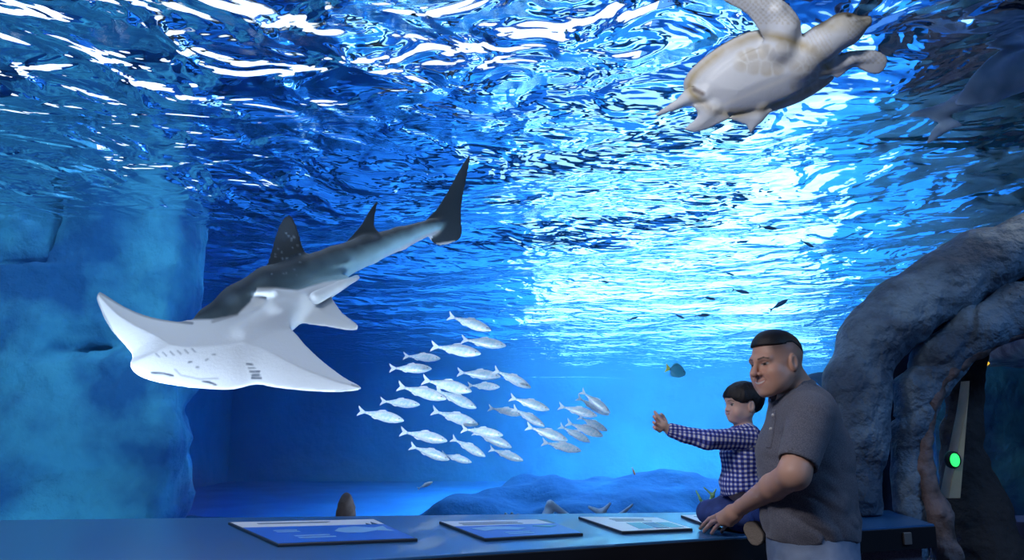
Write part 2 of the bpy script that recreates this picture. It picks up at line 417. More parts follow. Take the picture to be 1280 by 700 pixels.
# the window pane, leaning
M_glass = bpy.data.materials.new('acrylic'); M_glass.use_nodes = True
def _glass(m):
    nt = m.node_tree; nt.nodes.clear(); out = nt.nodes.new('ShaderNodeOutputMaterial'); fr = nt.nodes.new('ShaderNodeFresnel'); fr.inputs[0].default_value = 1.2
    tr = nt.nodes.new('ShaderNodeBsdfTransparent'); gl = nt.nodes.new('ShaderNodeBsdfGlossy'); gl.inputs['Roughness'].default_value = .03
    geo = nt.nodes.new('ShaderNodeNewGeometry'); inv = nt.nodes.new('ShaderNodeMath'); inv.operation = 'SUBTRACT'; inv.inputs[0].default_value = 1; nt.links.new(geo.outputs['Backfacing'], inv.inputs[1])
    mu = nt.nodes.new('ShaderNodeMath'); mu.operation = 'MULTIPLY'; nt.links.new(fr.outputs[0], mu.inputs[0]); nt.links.new(inv.outputs[0], mu.inputs[1])
    mx = nt.nodes.new('ShaderNodeMixShader'); nt.links.new(mu.outputs[0], mx.inputs[0]); nt.links.new(tr.outputs[0], mx.inputs[1]); nt.links.new(gl.outputs[0], mx.inputs[2])
    nt.links.new(mx.outputs[0], out.inputs[0])
_glass(M_glass)
def pane(name, x0, x1, z0, z1):
    v = []
    for z in (z0, z1):
        for x, d in ((x0, 0), (x1, 0), (x1, .05), (x0, .05)): v.append((x, glass_at(x, z) + d, z))
    o = box(name, None, None, M_glass, None, 0, v); tag(o, kind='structure'); return o
pane('window_1', XL, 7.0, .55, 4.6)

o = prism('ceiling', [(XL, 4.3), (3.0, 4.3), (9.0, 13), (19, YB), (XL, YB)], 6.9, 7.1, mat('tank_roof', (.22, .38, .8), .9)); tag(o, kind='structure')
o = prism('ceiling', [(3.0, 4.3), (XR, 4.3), (XR, YB), (19, YB), (9.0, 13)], 6.9, 7.1, M_dark); tag(o, kind='structure')  # right part of the roof made near black to darken the water there
# ------------------------------------------------------------------ the hall side
M_counter = mat('counter_laminate', (.028, .13, .32), .34, spec=.6, coat=.3, bump=(90, .0004, 2))
M_edge = mat('counter_edge', (.006, .006, .010), .5)
M_carpetwall = mat('grey_carpet_panel', (.20, .17, .22), .95, mix_noise=(160, (.12, .10, .14), .4, .6, 2), bump=(300, .002, 2))
fl = PZ(450, 700, .9); fr_ = PZ(1168, 655, .9); fd = (fr_ - fl) / (fr_[0] - fl[0])
F0 = fl + fd * (-4.2 - fl[0]); F1 = fr_
B0 = np.array([-4.2, glass_y(-4.2) , .9]); B1 = np.array([F1[0] + .05, glass_y(F1[0]) + .0, .9])
ctr = empty('counter', ((F0 + F1) / 2)[:2].tolist() + [0])
tag(ctr, 'long dark blue counter under the big tank window with black front edge', 'counter')
def rel(o, root):
    o.location = -Vector(root.location); return o
cpoly = [F0[:2], F1[:2], B1[:2], B0[:2]]
o = prism('worktop', cpoly, .865, .9, M_counter, ctr, .004); rel(o, ctr)
n = np.array([fd[1], -fd[0]]) / np.linalg.norm(fd[:2])      # towards the visitors
a = F0[:2] - n * -.004; b = F1[:2] - n * -.004
o = prism('front_fascia', [F0[:2] + n * .006, F1[:2] + n * .006, F1[:2] - n * .03, F0[:2] - n * .03], .79, .89, M_edge, ctr, .003); rel(o, ctr)
o = prism('base_cabinet', [F0[:2] - n * .06, F1[:2] - n * .06 - fd[:2] * .03, B1[:2] - fd[:2] * .03, B0[:2]], 0.0, .862, M_carpetwall, ctr); rel(o, ctr)
cp = PZ(1122, 667, .84); 
M_brk = mat('bracket_metal', (.35, .30, .27), .4, .6)
q = F0[:2] + fd[:2] * (1.86 - F0[0])
o = prism('latch', [q + n * .006, q + fd[:2] * .045 + n * .006, q + fd[:2] * .045 + n * .02, q + n * .02], .815, .872, M_brk, ctr, .004); rel(o, ctr)
o = box('floor_hall', (-8, -4, -.05), (9, 4.6, 0), mat('hall_carpet', (.05, .045, .07), .95, bump=(200, .003, 2))); o.name = 'floor.001'; tag(o, kind='structure')
# ------------------------------------------------------------------ helpers for animals
def proj(V):
    V = np.asarray(V, float) - CAM
    w = V @ _F
    return np.stack([640 + FPX * V[:, 0] / w, 350 - FPX * (V @ _U) / w], 1)
def seg_mask(q, a, b, r):
    a = np.asarray(a, float); b = np.asarray(b, float); ab = b - a
    t = np.clip(((q - a) @ ab) / max(ab @ ab, 1e-9), 0, 1)
    return np.clip(1.4 - np.linalg.norm(q - (a + t[:, None] * ab), axis=1) / r, 0, 1)
def lerp(a, b, t): return a + (np.asarray(b) - a) * t[:, None]

# ------------------------------------------------------------------ the giant guitarfish
def build_guitarfish():
    Yd = lambda px, py: 5.05 + (440 - py) * .004
    W = lambda pts, off=0.0: [P(x, y, Yd(x, y) + off) for x, y in pts]
    disc = smooth_poly([(120, 362), (155, 383), (190, 397), (235, 404), (268, 402), (300, 396), (335, 392), (366, 414), (382, 432), (402, 451), (430, 472), (452, 485),
                        (425, 489), (385, 488), (345, 484), (320, 480), (292, 486), (265, 486), (215, 481), (178, 472), (163, 459), (165, 443), (140, 414), (126, 388)], 3)
    disc = Plate(W(disc), .085, .007, .22)
    pelv = Plate(W(smooth_poly([(352, 392), (385, 372), (410, 366), (416, 374), (428, 391), (446, 405), (447, 411), (438, 413), (408, 408), (380, 404)], 3), .06), .03, .006, .12)
    d1 = Plate([P(x, y, 5.52) for x, y in smooth_poly([(334, 345), (340, 312), (348, 285), (356, 272), (364, 270), (371, 284), (377, 305), (381, 330)], 3)], .016, .004, .15)
    d2 = Plate([P(x, y, 5.80) for x, y in smooth_poly([(432, 306), (450, 281), (463, 259), (474, 249), (471, 262), (469, 281), (472, 300)], 3)], .012, .004, .15)
    cd = Plate([P(x, y, 6.12) for x, y in smooth_poly([(530, 279), (545, 262), (560, 238), (573, 214), (583, 198), (588, 195), (584, 220), (578, 250), (577, 272), (577, 295), (567, 303), (550, 307), (538, 300)], 3)], .014, .004, .15)
    back = [(240, 408, .03, 5.22), (262, 400, .085, 5.30), (300, 383, .15, 5.36), (340, 362, .165, 5.45), (380, 345, .14, 5.55), (420, 329, .122, 5.68), (460, 312, .108, 5.82), (500, 298, .085, 5.96), (540, 283, .056, 6.08), (556, 276, .02, 6.14)]
    belly = [(262, 452, .075, 5.10), (310, 425, .11, 5.16), (350, 395, .12, 5.26), (395, 368, .08, 5.42), (430, 352, .045, 5.55)]
    bp = [P(x, y, Y) for x, y, r, Y in back]; br = [r for *_, r, Y in back]
    lp = [P(x, y, Y) for x, y, r, Y in belly]; lr = [r for *_, r, Y in belly]
    c1 = [P(395, 372, 5.25), P(425, 357, 5.38), P(446, 347, 5.5)]
    c2 = [P(318, 366, 5.22), P(345, 366, 5.22), P(372, 369, 5.28), P(410, 356, 5.42)]
    def f(p):
        d = smin(chain(p, bp, br, .03), chain(p, lp, lr, .03), .09)
        d = smin(d, disc(p), .07); d = smin(d, pelv(p), .05)
        d = smin(d, chain(p, c1, [.045, .032, .02], .02), .03); d = smin(d, chain(p, c2, [.012, .020, .022, .024], .02), .06)
        for e in (d1, d2, cd): d = smin(d, e(p), .035)
        return d
    lo = P(115, 495, 4.9); hi = P(592, 190, 6.35)
    V, F = nets(f, [lo[0] - .25, 4.75, 1.45], [hi[0] + .3, 6.3, 3.45], .0095)
    me = fast_mesh('guitarfish', V, F); q = proj(V); N = np.empty(len(V) * 3, np.float32); me.vertices.foreach_get('normal', N); N = N.reshape(-1, 3)
    white = np.array([.90, .92, .95]); dark = np.array([.035, .05, .07]); teal = np.array([.34, .56, .66])
    C = np.tile(white, (len(V), 1))
    # back colour above the lateral line, teal light painted in towards the tail
    lx = [115, 235, 268, 297, 312, 322, 345, 372, 405, 430, 448, 470, 500, 530, 546, 600]
    ly = [300, 400, 399, 393, 378, 360, 360, 363, 353, 349, 346, 333, 316, 299, 291, 286]
    tx = [115, 235, 260, 290, 325, 350, 400, 440, 480, 530, 600]; ty = [300, 403, 385, 362, 342, 332, 315, 302, 290, 275, 270]
    low = np.interp(q[:, 0], lx, ly); top = np.interp(q[:, 0], tx, ty)
    t = (q[:, 1] - top) / np.maximum(low - top, 4)
    nz = fnoise(V.astype(np.float32), 9, 2, 3)
    grad = np.clip((t - .14 - .12 * nz) / .5, 0, 1) * np.clip((q[:, 0] - 330) / 110, .12, 1)
    bk = lerp(np.tile(dark, (len(V), 1)), teal[None] * (1 + .6 * np.clip((q[:, 0] - 400) / 140, 0, 1))[:, None], grad)
    isb = np.clip((low - q[:, 1]) / 3 + .5, 0, 1); C = C * (1 - isb[:, None]) + bk * isb[:, None]
    tail = np.clip((q[:, 0] - 440) / 60, 0, 1) * np.clip((t - .72) / .2, 0, 1) * (q[:, 0] < 552)
    C = lerp(C, white * .92, np.clip(tail, 0, 1))
    fin = np.zeros(len(V))
    for e in (d1, d2, cd): fin = np.maximum(fin, np.clip((.03 - e(V.astype(np.float32))) / .03, 0, 1))
    C = lerp(C, dark * .8, fin * (isb > .3) * np.clip((top + 1 - q[:, 1]) / 3, 0, 1))
    tailfin = np.clip((.02 - cd(V.astype(np.float32))) / .02, 0, 1) * (q[:, 0] > 540)
    C = lerp(C, dark * .9, tailfin)
    C = lerp(C, white * .7, seg_mask(q, (547, 306), (568, 303), 2.0) * tailfin)
    # the far (dorsal) side of the disc is dark
    C = lerp(C, dark, np.clip((N[:, 1] - .25) * 3, 0, 1))
    # dusky rim of the wings
    rim = smooth_poly([(120, 362), (155, 383), (190, 397), (240, 404)], 4, False)
    rm = np.zeros(len(V))
    for a, b in zip(rim[:-1], rim[1:]): rm = np.maximum(rm, seg_mask(q, a, b, 2.0))
    rim = [(120, 362), (121, 375), (126, 388), (140, 414), (152, 430)]
    for a, b in zip(rim[:-1], rim[1:]): rm = np.maximum(rm, seg_mask(q, a, b, 2.2))
    for a, b in (((440, 481), (452, 485)), ((452, 486), (420, 489)), ((428, 391), (446, 405))): rm = np.maximum(rm, seg_mask(q, a, b, 1.4) * .6)
    C = lerp(C, np.array([.16, .20, .26]), rm * .8)
    # gill slits, nostrils, mouth
    mk = np.zeros(len(V)); isw = (N[:, 1] < 0)
    for i in range(6): mk = np.maximum(mk, .5 * seg_mask(q, (195 + 9 * i, 442 - 1.2 * i), (199 + 9 * i, 446 - 1.2 * i), 1.2))
    for a, b, w in (((309, 455), (315, 455.5), 1), ((311, 460), (318, 460), .6), ((313, 464.6), (324, 464.4), 1), ((315, 468.8), (324, 468.6), .9), ((315, 472.4), (326, 472.6), 1),
                    ((190, 466), (204, 466.6), 1), ((204, 466.6), (216, 469.5), 1), ((254, 476.6), (262, 478), 1), ((262, 478), (270, 481), 1),
                    ((219, 462), (226, 469), .35), ((226, 469), (250, 474), .35), ((250, 474), (272, 473), .35), ((236, 453), (239, 452), .7), ((257, 450), (260, 449), .5), ((266, 443), (269, 443), .5), ((246, 459), (248, 459), .6)):
        mk = np.maximum(mk, w * seg_mask(q, a, b, 1.35))
    C = lerp(C, np.array([.06, .09, .15]), np.clip(mk, 0, 1) * isw)
    # white spots on the first fin and back
    rs = np.random.RandomState(4)
    for k in range(26):
        x, y = rs.uniform(338, 376), rs.uniform(285, 345); C = lerp(C, np.array([.22, .30, .38]), seg_mask(q, (x, y), (x, y), 1.3) * isb * .7)
    line = seg_mask(q, (266, 402), (296, 393), 2.2); C = lerp(C, dark * .6, line * .4)
    set_color(me, np.clip(C, 0, 1))
    o = link('guitarfish', me, None, [mat('guitarfish_skin', rough=.55, attr='Col', spec=.3, bump=(60, .001, 3))])
    rebase(o, P(340, 380, 5.4)); tag(o, 'big guitarfish gliding with white belly toward the window, grey back and two tall dark fins', 'fish')
build_guitarfish()

# ------------------------------------------------------------------ the sea turtle
def build_turtle():
    Yd = lambda px, py: 3.78 + (py - 90) * .0022
    W = lambda pts, off=0.0: [P(x, y, Yd(x, y) + off) for x, y in pts]
    w1 = lambda x, y, off=0.0: P(x, y, Yd(x, y) + off)
    shell_px = smooth_poly([(855, 113), (859, 93), (886, 67), (925, 44), (958, 37), (1000, 48), (1030, 66), (1043, 88), (1036, 104), (1000, 127), (963, 140), (936, 147), (897, 148), (868, 130)], 3)
    shell = Plate(W(shell_px, .04), .075, .012, .10)
    pl_px = smooth_poly([(885, 110), (905, 85), (945, 62), (990, 58), (1020, 76), (1018, 98), (985, 120), (945, 135), (905, 140)], 3)
    plas = Plate(W(pl_px, -.02), .05, .01, .09)
    fl1 = Plate(W(smooth_poly([(950, 40), (934, 18), (908, 3), (880, -14), (850, -30), (838, -40), (860, -42), (905, -22), (945, -12), (975, -2), (993, 14), (1001, 34), (996, 56), (966, 62)], 3), -.03), .022, .006, .06)
    fl2 = Plate(W(smooth_poly([(1035, 82), (1060, 67), (1078, 62), (1096, 63), (1109, 72), (1106, 86), (1096, 93), (1082, 90), (1066, 84), (1046, 98)], 3), -.02), .016, .005, .05)
    h1 = Plate(W(smooth_poly([(862, 108), (846, 124), (820, 141), (822, 145), (846, 137), (858, 132), (872, 134), (880, 118)], 3), -.01), .014, .005, .05)
    h3 = Plate(W(smooth_poly([(868, 132), (872, 145), (856, 160), (862, 165), (876, 164), (898, 155), (912, 146), (890, 134)], 3), -.03), .016, .005, .05)
    h2 = Plate(W(smooth_poly([(910, 147), (932, 156), (938, 167), (944, 158), (954, 149), (966, 136), (940, 138)], 3), -.01), .014, .005, .05)
    def f(p):
        d = smin(shell(p), plas(p), .03)
        nk = chain(p, [w1(1000, 75, -.0), w1(1028, 54, -.03), w1(1052, 38, -.04)], [.10, .085, .08], .03)
        hd = smin(sd_ell(p, w1(1056, 37, -.04), (.088, .075, .068)), chain(p, [w1(1060, 38, -.04), w1(1083, 27.5, -.045)], [.062, .026], .02), .03)
        beak = sd_cone(p, w1(1076, 27, -.045), w1(1087, 22, -.045), .024, .007)
        d = smin(d, nk, .05); d = smin(d, hd, .03); d = smin(d, beak, .012)
        d = smin(d, chain(p, [w1(975, 58, -.02), w1(980, 35, -.03), w1(972, 14, -.04)], [.08, .06, .035], .03), .04)
        d = smin(d, chain(p, [w1(1030, 84), w1(1062, 74, -.02), w1(1088, 72, -.02)], [.05, .028, .016], .03), .03)
        d = smin(d, chain(p, [w1(880, 118), w1(862, 122, -.01), w1(840, 134, -.01)], [.045, .026, .012], .02), .025)
        d = smin(d, chain(p, [w1(950, 132), w1(948, 146), w1(940, 158)], [.035, .022, .012], .02), .025)
        d = smin(d, chain(p, [w1(890, 135, -.01), w1(876, 152, -.02)], [.05, .022], .02), .025)
        for e, k in ((fl1, .025), (fl2, .02), (h1, .02), (h2, .02), (h3, .02)): d = smin(d, e(p), k)
        return d
    V, F = nets(f, [.72, 3.3, 2.72], [2.0, 4.1, 3.62], .0075)
    me = fast_mesh('sea_turtle', V, F); q = proj(V); N = np.empty(len(V) * 3, np.float32); me.vertices.foreach_get('normal', N); N = N.reshape(-1, 3)
    C = np.tile(np.array([.68, .72, .78]), (len(V), 1)); tan = np.array([.42, .34, .18]); V32 = V.astype(np.float32)
    nz = fnoise(V32, 14, 5, 3)
    ds = sd_poly2(q.astype(np.float32), shell_px)
    rim = np.clip(1 - np.abs(ds + 7) / 9, 0, 1) * (q[:, 1] < 150)
    C = lerp(C, tan, np.clip(rim * (.75 + .6 * nz), 0, .9))
    # scute mosaics on the bridge and along the throat, drawn as soft lines
    rs = np.random.RandomState(11); cells = np.array([(930 + 12.5 * i + rs.uniform(-4.5, 4.5), y + rs.uniform(-4.5, 4.5) - 1.3 * i) for i in range(9) for y in (84, 72)] + [(1000 + 9 * i + rs.uniform(-2, 2), 88 + 9 * j + rs.uniform(-2, 2) - 1.5 * i) for i in range(4) for j in range(3)])
    dd = np.linalg.norm(q[:, None, :] - cells[None], axis=2) if len(q) < 400000 else None
    s = np.sort(dd, axis=1); edge = np.clip(1 - (s[:, 1] - s[:, 0]) / 3.0, 0, 1); near = np.clip((13 - s[:, 0]) / 4, 0, 1)
    C = lerp(C, tan * 1.05, near * np.clip(.32 + .35 * nz, 0, 1) * (1 - edge)); C = lerp(C, np.array([.78, .76, .66]), near * edge * .35)
    mid = np.clip(1 - np.abs((q[:, 1] - 112) + (q[:, 0] - 950) * .42) / 5, 0, 1) * (q[:, 0] > 890) * (q[:, 0] < 1010); C = lerp(C, np.array([.88, .88, .86]), mid * .6)
    hp = np.clip((44 - q[:, 1]) / 12, 0, 1) * (q[:, 0] > 1020); C = lerp(C, np.array([.42, .38, .26]), np.clip(hp * (.5 + nz), 0, .8))
    wr = (np.sin((q[:, 0] - .6 * q[:, 1]) * 1.1) > .55) & (q[:, 0] > 1008) & (q[:, 0] < 1040) & (q[:, 1] < 80); C = lerp(C, np.array([.55, .52, .46]), wr * .45)
    eye = seg_mask(q, (1060, 19), (1063, 19), 3.0); C = lerp(C, np.array([.02, .02, .02]), eye)
    mo = seg_mask(q, (1086, 24), (1070, 27), 1.2); C = lerp(C, np.array([.2, .18, .12]), mo * .7)
    sc_ = np.clip((np.sin(q[:, 0] * .9 + 2 * nz) * np.sin(q[:, 1] * .9 + 2 * nz) + .1) * 2, 0, 1) * (((q[:, 0] > 1060) & (q[:, 1] < 80)) | ((q[:, 1] < 30) & (q[:, 0] < 1000)))
    C = lerp(C, tan * .8, sc_ * .35)
    C = lerp(C, np.array([.16, .13, .07]), np.clip((N[:, 2] - .35) * 3, 0, 1))
    hole = seg_mask(q, (868, 112), (878, 117), 3.2) * .9; C = lerp(C, np.array([.16, .13, .12]), hole)
    set_color(me, np.clip(C, 0, 1))
    o = link('sea_turtle', me, None, [mat('turtle_skin', rough=.5, attr='Col', spec=.4, bump=(45, .0015, 4))])
    rebase(o, P(955, 95, 3.8)); tag(o, 'pale green sea turtle swimming overhead just under the surface, seen from below', 'turtle')
build_turtle()

# ------------------------------------------------------------------ solid fish shape standing in for a pale reflection, dark top right corner
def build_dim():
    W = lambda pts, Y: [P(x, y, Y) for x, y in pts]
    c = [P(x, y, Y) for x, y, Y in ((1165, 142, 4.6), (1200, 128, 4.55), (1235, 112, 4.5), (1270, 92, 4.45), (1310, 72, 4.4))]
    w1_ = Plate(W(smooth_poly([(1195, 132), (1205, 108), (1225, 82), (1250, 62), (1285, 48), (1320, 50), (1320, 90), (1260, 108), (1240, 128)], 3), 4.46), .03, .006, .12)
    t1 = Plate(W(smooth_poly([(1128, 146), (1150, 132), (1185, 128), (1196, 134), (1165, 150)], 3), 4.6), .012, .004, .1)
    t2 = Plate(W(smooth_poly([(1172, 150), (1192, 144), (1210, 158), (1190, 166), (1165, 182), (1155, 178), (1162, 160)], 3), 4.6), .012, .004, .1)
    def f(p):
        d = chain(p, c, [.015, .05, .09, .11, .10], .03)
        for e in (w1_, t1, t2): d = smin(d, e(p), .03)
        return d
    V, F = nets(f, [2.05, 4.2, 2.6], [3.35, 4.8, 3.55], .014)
    o = link('guitarfish', fast_mesh('guitarfish', V, F), None, [mat('ghost_reflection_skin', (.36, .50, .68), .8, mix_noise=(6, (.22, .34, .52), .4, .6, 3))])
    rebase(o, P(1240, 110, 4.5)); tag(o, 'pale fish-shaped solid in place of a reflection, high in the dark right corner of the tank', 'fish')
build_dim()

# ------------------------------------------------------------------ schooling fish
def loft(name, secs, n=14, m=None, parent=None):
    """secs: (x, zc, halfheight, halfwidth)"""
    V, F = [], []
    for x, zc, hh, hw in secs:
        for k in range(n):
            a = 2 * math.pi * k / n; V.append((x, hw * math.sin(a), zc + hh * math.cos(a)))
    for i in range(len(secs) - 1):
        for k in range(n):
            F.append((i * n + k, i * n + (k + 1) % n, (i + 1) * n + (k + 1) % n, (i + 1) * n + k))
    F.append(tuple(range(n))); F.append(tuple(range((len(secs) - 1) * n, len(secs) * n))[::-1])
    me = mesh_of(name, V, F); return link(name, me, parent, [m])
def finplate(name, pts, th, m, parent, y=0):
    """thin fin in the x-z plane, domed toward its middle"""
    pts = np.array(pts, float); c = pts.mean(0); V = []; n = len(pts)
    for s in (1, -1):
        for p in pts: V.append((p[0], y + s * th * .25, p[1]))
        V.append((c[0], y + s * th, c[1]))
    F = []
    for i in range(n):
        j = (i + 1) % n
        F += [(i, j, n), (n + 1 + j, n + 1 + i, 2 * n + 1), (j, i, n + 1 + i, n + 1 + j)]
    return link(name, mesh_of(name, V, F, False), parent, [m])
M_fish = mat('silver_fish_skin', (.82, .90, 1.0), .35, .1, spec=.7, mix_noise=(14, (.55, .78, .92), .45, .6, 2))
M_fin = mat('silver_fin', (.80, .88, .97), .4)
M_eye = mat('fish_eye', (.02, .03, .05), .2)
def fish_proto(name, deep=1.0):
    r = empty(name)
    b = loft('body', [(-.36, 0, .022, .008), (-.28, 0, .030, .016), (-.18, 0, .058 * deep, .03), (-.05, 0, .092 * deep, .05), (.08, -.002, .112 * deep, .06), (.2, -.004, .112 * deep, .06), (.32, -.006, .09 * deep, .05), (.40, -.008, .062 * deep, .038), (.46, -.010, .034 * deep, .022), (.49, -.012, .010, .008)], 14, M_fish, r)
    t = finplate('tail_fin', [(-.34, .018), (-.42, .06), (-.50, .115), (-.49, .07), (-.445, .005), (-.49, -.065), (-.50, -.11), (-.42, -.058), (-.34, -.018)], .006, M_fin, r)
    d = finplate('dorsal_fin', [(.12, .10 * deep), (.06, .135 * deep), (-.05, .11 * deep), (-.10, .075 * deep)], .006, M_fin, r)
    a = finplate('anal_fin', [(-.05, -.085 * deep), (-.12, -.10 * deep), (-.20, -.065 * deep), (-.18, -.05)], .005, M_fin, r)
    e = loft('eye', [(-.018, 0, .004, .058), (-.010, 0, .014, .062), (0, 0, .017, .064), (.010, 0, .014, .062), (.018, 0, .004, .058)], 10, M_eye, r); e.location = (.385, 0, .012); e.scale = (1, .68, 1)
    return r
def put(r, px0, py0, px1, py1, Y, dY=0.0):
    a = P(px0, py0, Y - dY / 2); b = P(px1, py1, Y + dY / 2); v = b - a; L = np.linalg.norm(v); x = v / L
    up = np.array([0, -.06, 1.0]); y = np.cross(up, x); y /= np.linalg.norm(y); z = np.cross(x, y)
    M = Matrix(((x[0], y[0], z[0], 0), (x[1], y[1], z[1], 0), (x[2], y[2], z[2], 0), (0, 0, 0, 1)))
    r.rotation_mode = 'QUATERNION'; r.rotation_quaternion = M.to_quaternion(); r.location = (a + b) / 2; r.scale = (L, L, L)
def copy_tree(o, parent=None):
    c = o.copy(); col.objects.link(c)
    if parent is not None: c.parent = parent
    for ch in [k for k in bpy.data.objects if k.parent == o]: copy_tree(ch, c)
    return c
SCHOOL = [((395, 75), (562, 130), 'silver fish swimming alone above the rest of the school'),
 ((445, 165), (618, 188), 'silver fish near the top of the school, snout farthest right in its second row'),
 ((330, 190), (523, 218), 'long silver fish in the second row of the school, left of its partner'),
 ((225, 228), (368, 237), 'short pale silver fish high at the left shoulder of the school'),
 ((172, 275), (335, 275), 'pale silver fish swimming level, just below the short one at the upper left'),
 ((430, 290), (597, 305), 'silver fish whose snout reaches behind the tail of the steep upper right fish'),
 ((568, 280), (713, 348), 'silver fish diving steeply at the right of the third row'),
 ((297, 318), (488, 361), 'longest silver fish in the middle of the school, snout over the next fish tail'),
 ((470, 340), (594, 345), 'short silver fish swimming level in the middle of the school'),
 ((203, 342), (392, 390), 'silver fish left of the middle, its snout touching a darker fish'),
 ((345, 355), (506, 425), 'darker blue tinted silver fish angled down at the middle of the school'),
 ((137, 400), (290, 412), 'small silver fish swimming level at the far left, second lowest there'),
 ((52, 437), (230, 473), 'leftmost silver fish of the whole school'),
 ((333, 435), (512, 488), 'silver fish in the open gap below the middle of the school'),
 ((630, 385), (783, 432), 'silver fish swimming alone between the middle and the right hand cluster'),
 ((548, 425), (680, 450), 'silver fish whose snout is crossed by a steep fish, right of middle'),
 ((640, 425), (765, 495), 'steeply diving silver fish just left of the right hand cluster'),
 ((213, 515), (395, 550), 'silver fish at the lower left of the school, alone in its row'),
 ((445, 505), (607, 528), 'upper of two overlapping silver fish at the lower middle'),
 ((490, 515), (640, 575), 'lower of two overlapping silver fish at the lower middle'),
 ((408, 540), (540, 610), 'steeply angled silver fish at the bottom middle of the school'),
 ((250, 570), (403, 622), 'left fish of the lowest touching pair at the bottom of the school'),
 ((370, 600), (487, 632), 'right fish of the lowest touching pair at the bottom of the school'),
 ((552, 580), (683, 625), 'silver fish at the bottom right of the main school, alone'),
 ((692, 495), (853, 548), 'silver fish below the steep one, snout pointing at the right hand cluster'),
 ((752, 555), (904, 588), 'lowest silver fish under the right hand cluster'),
 ((815, 418), (965, 455), 'silver fish entering the right hand cluster from the left, topmost on that side'),
 ((885, 385), (1010, 452), 'lower of two steep silver fish at the top of the right hand cluster'),
 ((900, 360), (1014, 445), 'topmost silver fish of the right hand cluster, diving steeply'),
 ((890, 458), (1003, 512), 'silver fish at the right edge in the middle of the right hand cluster'),
 ((845, 480), (987, 532), 'pale silver fish at the lower right of the right hand cluster'),
 ((818, 493), (938, 555), 'lowest silver fish inside the right hand cluster, angled down')]
def build_school():
    rs = np.random.RandomState(3); proto = fish_proto('silver_fish')
    for i, (a, b, lab) in enumerate(SCHOOL):
        r = proto if i == 0 else copy_tree(proto)
        ax, ay, bx, by = a[0] / 3.043 + 430, a[1] / 3.043 + 370, b[0] / 3.043 + 430, b[1] / 3.043 + 370
        Lp = math.hypot(bx - ax, by - ay); Y = 5.7 + .5 * (54 - Lp) / 20 + .035 * (i % 7) + (.25 if i % 2 else 0) + (.2 if i == 10 else 0)
        put(r, ax, ay, bx, by, Y, rs.uniform(-.08, .08)); tag(r, lab, 'fish', 'school of small silver fish below the guitarfish')
build_school()
# the little blue reef fish with a yellow tail
def build_reef_fish():
    r = empty('reef_fish'); mb = mat('blue_green_skin', (.05, .32, .50), .4); my = mat('yellow_fin', (.75, .72, .12), .5)
    loft('body', [(-.30, 0, .05, .015), (-.22, 0, .12, .04), (-.10, 0, .24, .07), (.05, 0, .31, .09), (.2, -.01, .29, .09), (.34, -.03, .20, .07), (.44, -.05, .11, .05), (.5, -.06, .03, .015)], 16, mb, r)
    finplate('tail_fin', [(-.28, .05), (-.40, .14), (-.52, .24), (-.46, 0), (-.52, -.22), (-.40, -.13), (-.28, -.05)], .012, my, r)
    finplate('dorsal_fin', [(.16, .28), (.02, .38), (-.20, .30), (-.24, .12)], .012, mb, r)
    finplate('anal_fin', [(.10, -.27), (-.04, -.37), (-.22, -.28), (-.24, -.12)], .012, mb, r)
    e = loft('eye', [(-.03, 0, .006, .075), (0, 0, .03, .09), (.03, 0, .006, .075)], 10, M_eye, r); e.location = (.36, 0, .02)
    put(r, 832, 460, 858, 466, 5.3); tag(r, 'small blue green reef fish with a yellow tail, left of the man above the boy', 'fish')
build_reef_fish()
def build_small():
    rs = np.random.RandomState(8); md = mat('dark_reflection_skin', (.03, .10, .24), .6); old = (M_fish, M_fin)  # solid dark fish standing in for fish reflections in the surface
    g = globals(); g['M_fish'] = md; g['M_fin'] = md; proto = fish_proto('fish_reflection', .9); g['M_fish'], g['M_fin'] = old
    L = [((948, 283), (972, 286), 'small modelled fish reflection against bright water, highest at the right'), ((1000, 300), (1018, 309), 'small modelled fish reflection near the shaded water at upper right'),
         ((915, 362), (937, 366), 'small modelled fish reflection in bright water above the man'), ((962, 388), (985, 374), 'small modelled fish reflection rising toward upper right in bright water'),
         ((878, 372), (895, 374), 'tiny modelled fish reflection left of the one above the man'), ((868, 395), (888, 393), 'small modelled fish reflection in bright water above the boy'),
         ((832, 307), (842, 305), 'tiny modelled fish reflection alone in the middle of the bright water'), ((748, 351), (762, 353), 'small modelled fish reflection at the left side of the bright water'),
         ((905, 340), (918, 344), 'tiny modelled fish reflection between the bright patches over the man'), ((842, 392), (856, 398), 'tiny modelled fish reflection just left of the one above the boy'),
         ((784, 400), (798, 396), 'small modelled fish reflection low at the left of the bright water')]
    for i, (a, b, lab) in enumerate(L):
        r = proto if i == 0 else copy_tree(proto); put(r, a[0], a[1], b[0], b[1], 7.5 + .2 * (i % 4)); tag(r, lab, 'fish', 'modelled fish reflections in front of the bright water')
build_small()
# pale fish low in the tank and corals at its bottom
def build_low():
    r = fish_proto('pale_fish'); put(r, 522, 611, 541, 602, 7.0); tag(r, 'tiny pale fish low in the water, right of the dark rock cone', 'fish')
    r = fish_proto('orange_fish'); 
    mo = mat('orange_skin', (.75, .30, .12), .5)
    for c in [k for k in bpy.data.objects if k.parent == r and not k.name.startswith('eye')]: c.data.materials[0] = mo
    put(r, 790, 584, 794, 594, 6.0); tag(r, 'tiny orange fish low in the water left of the boy', 'fish')
build_low()
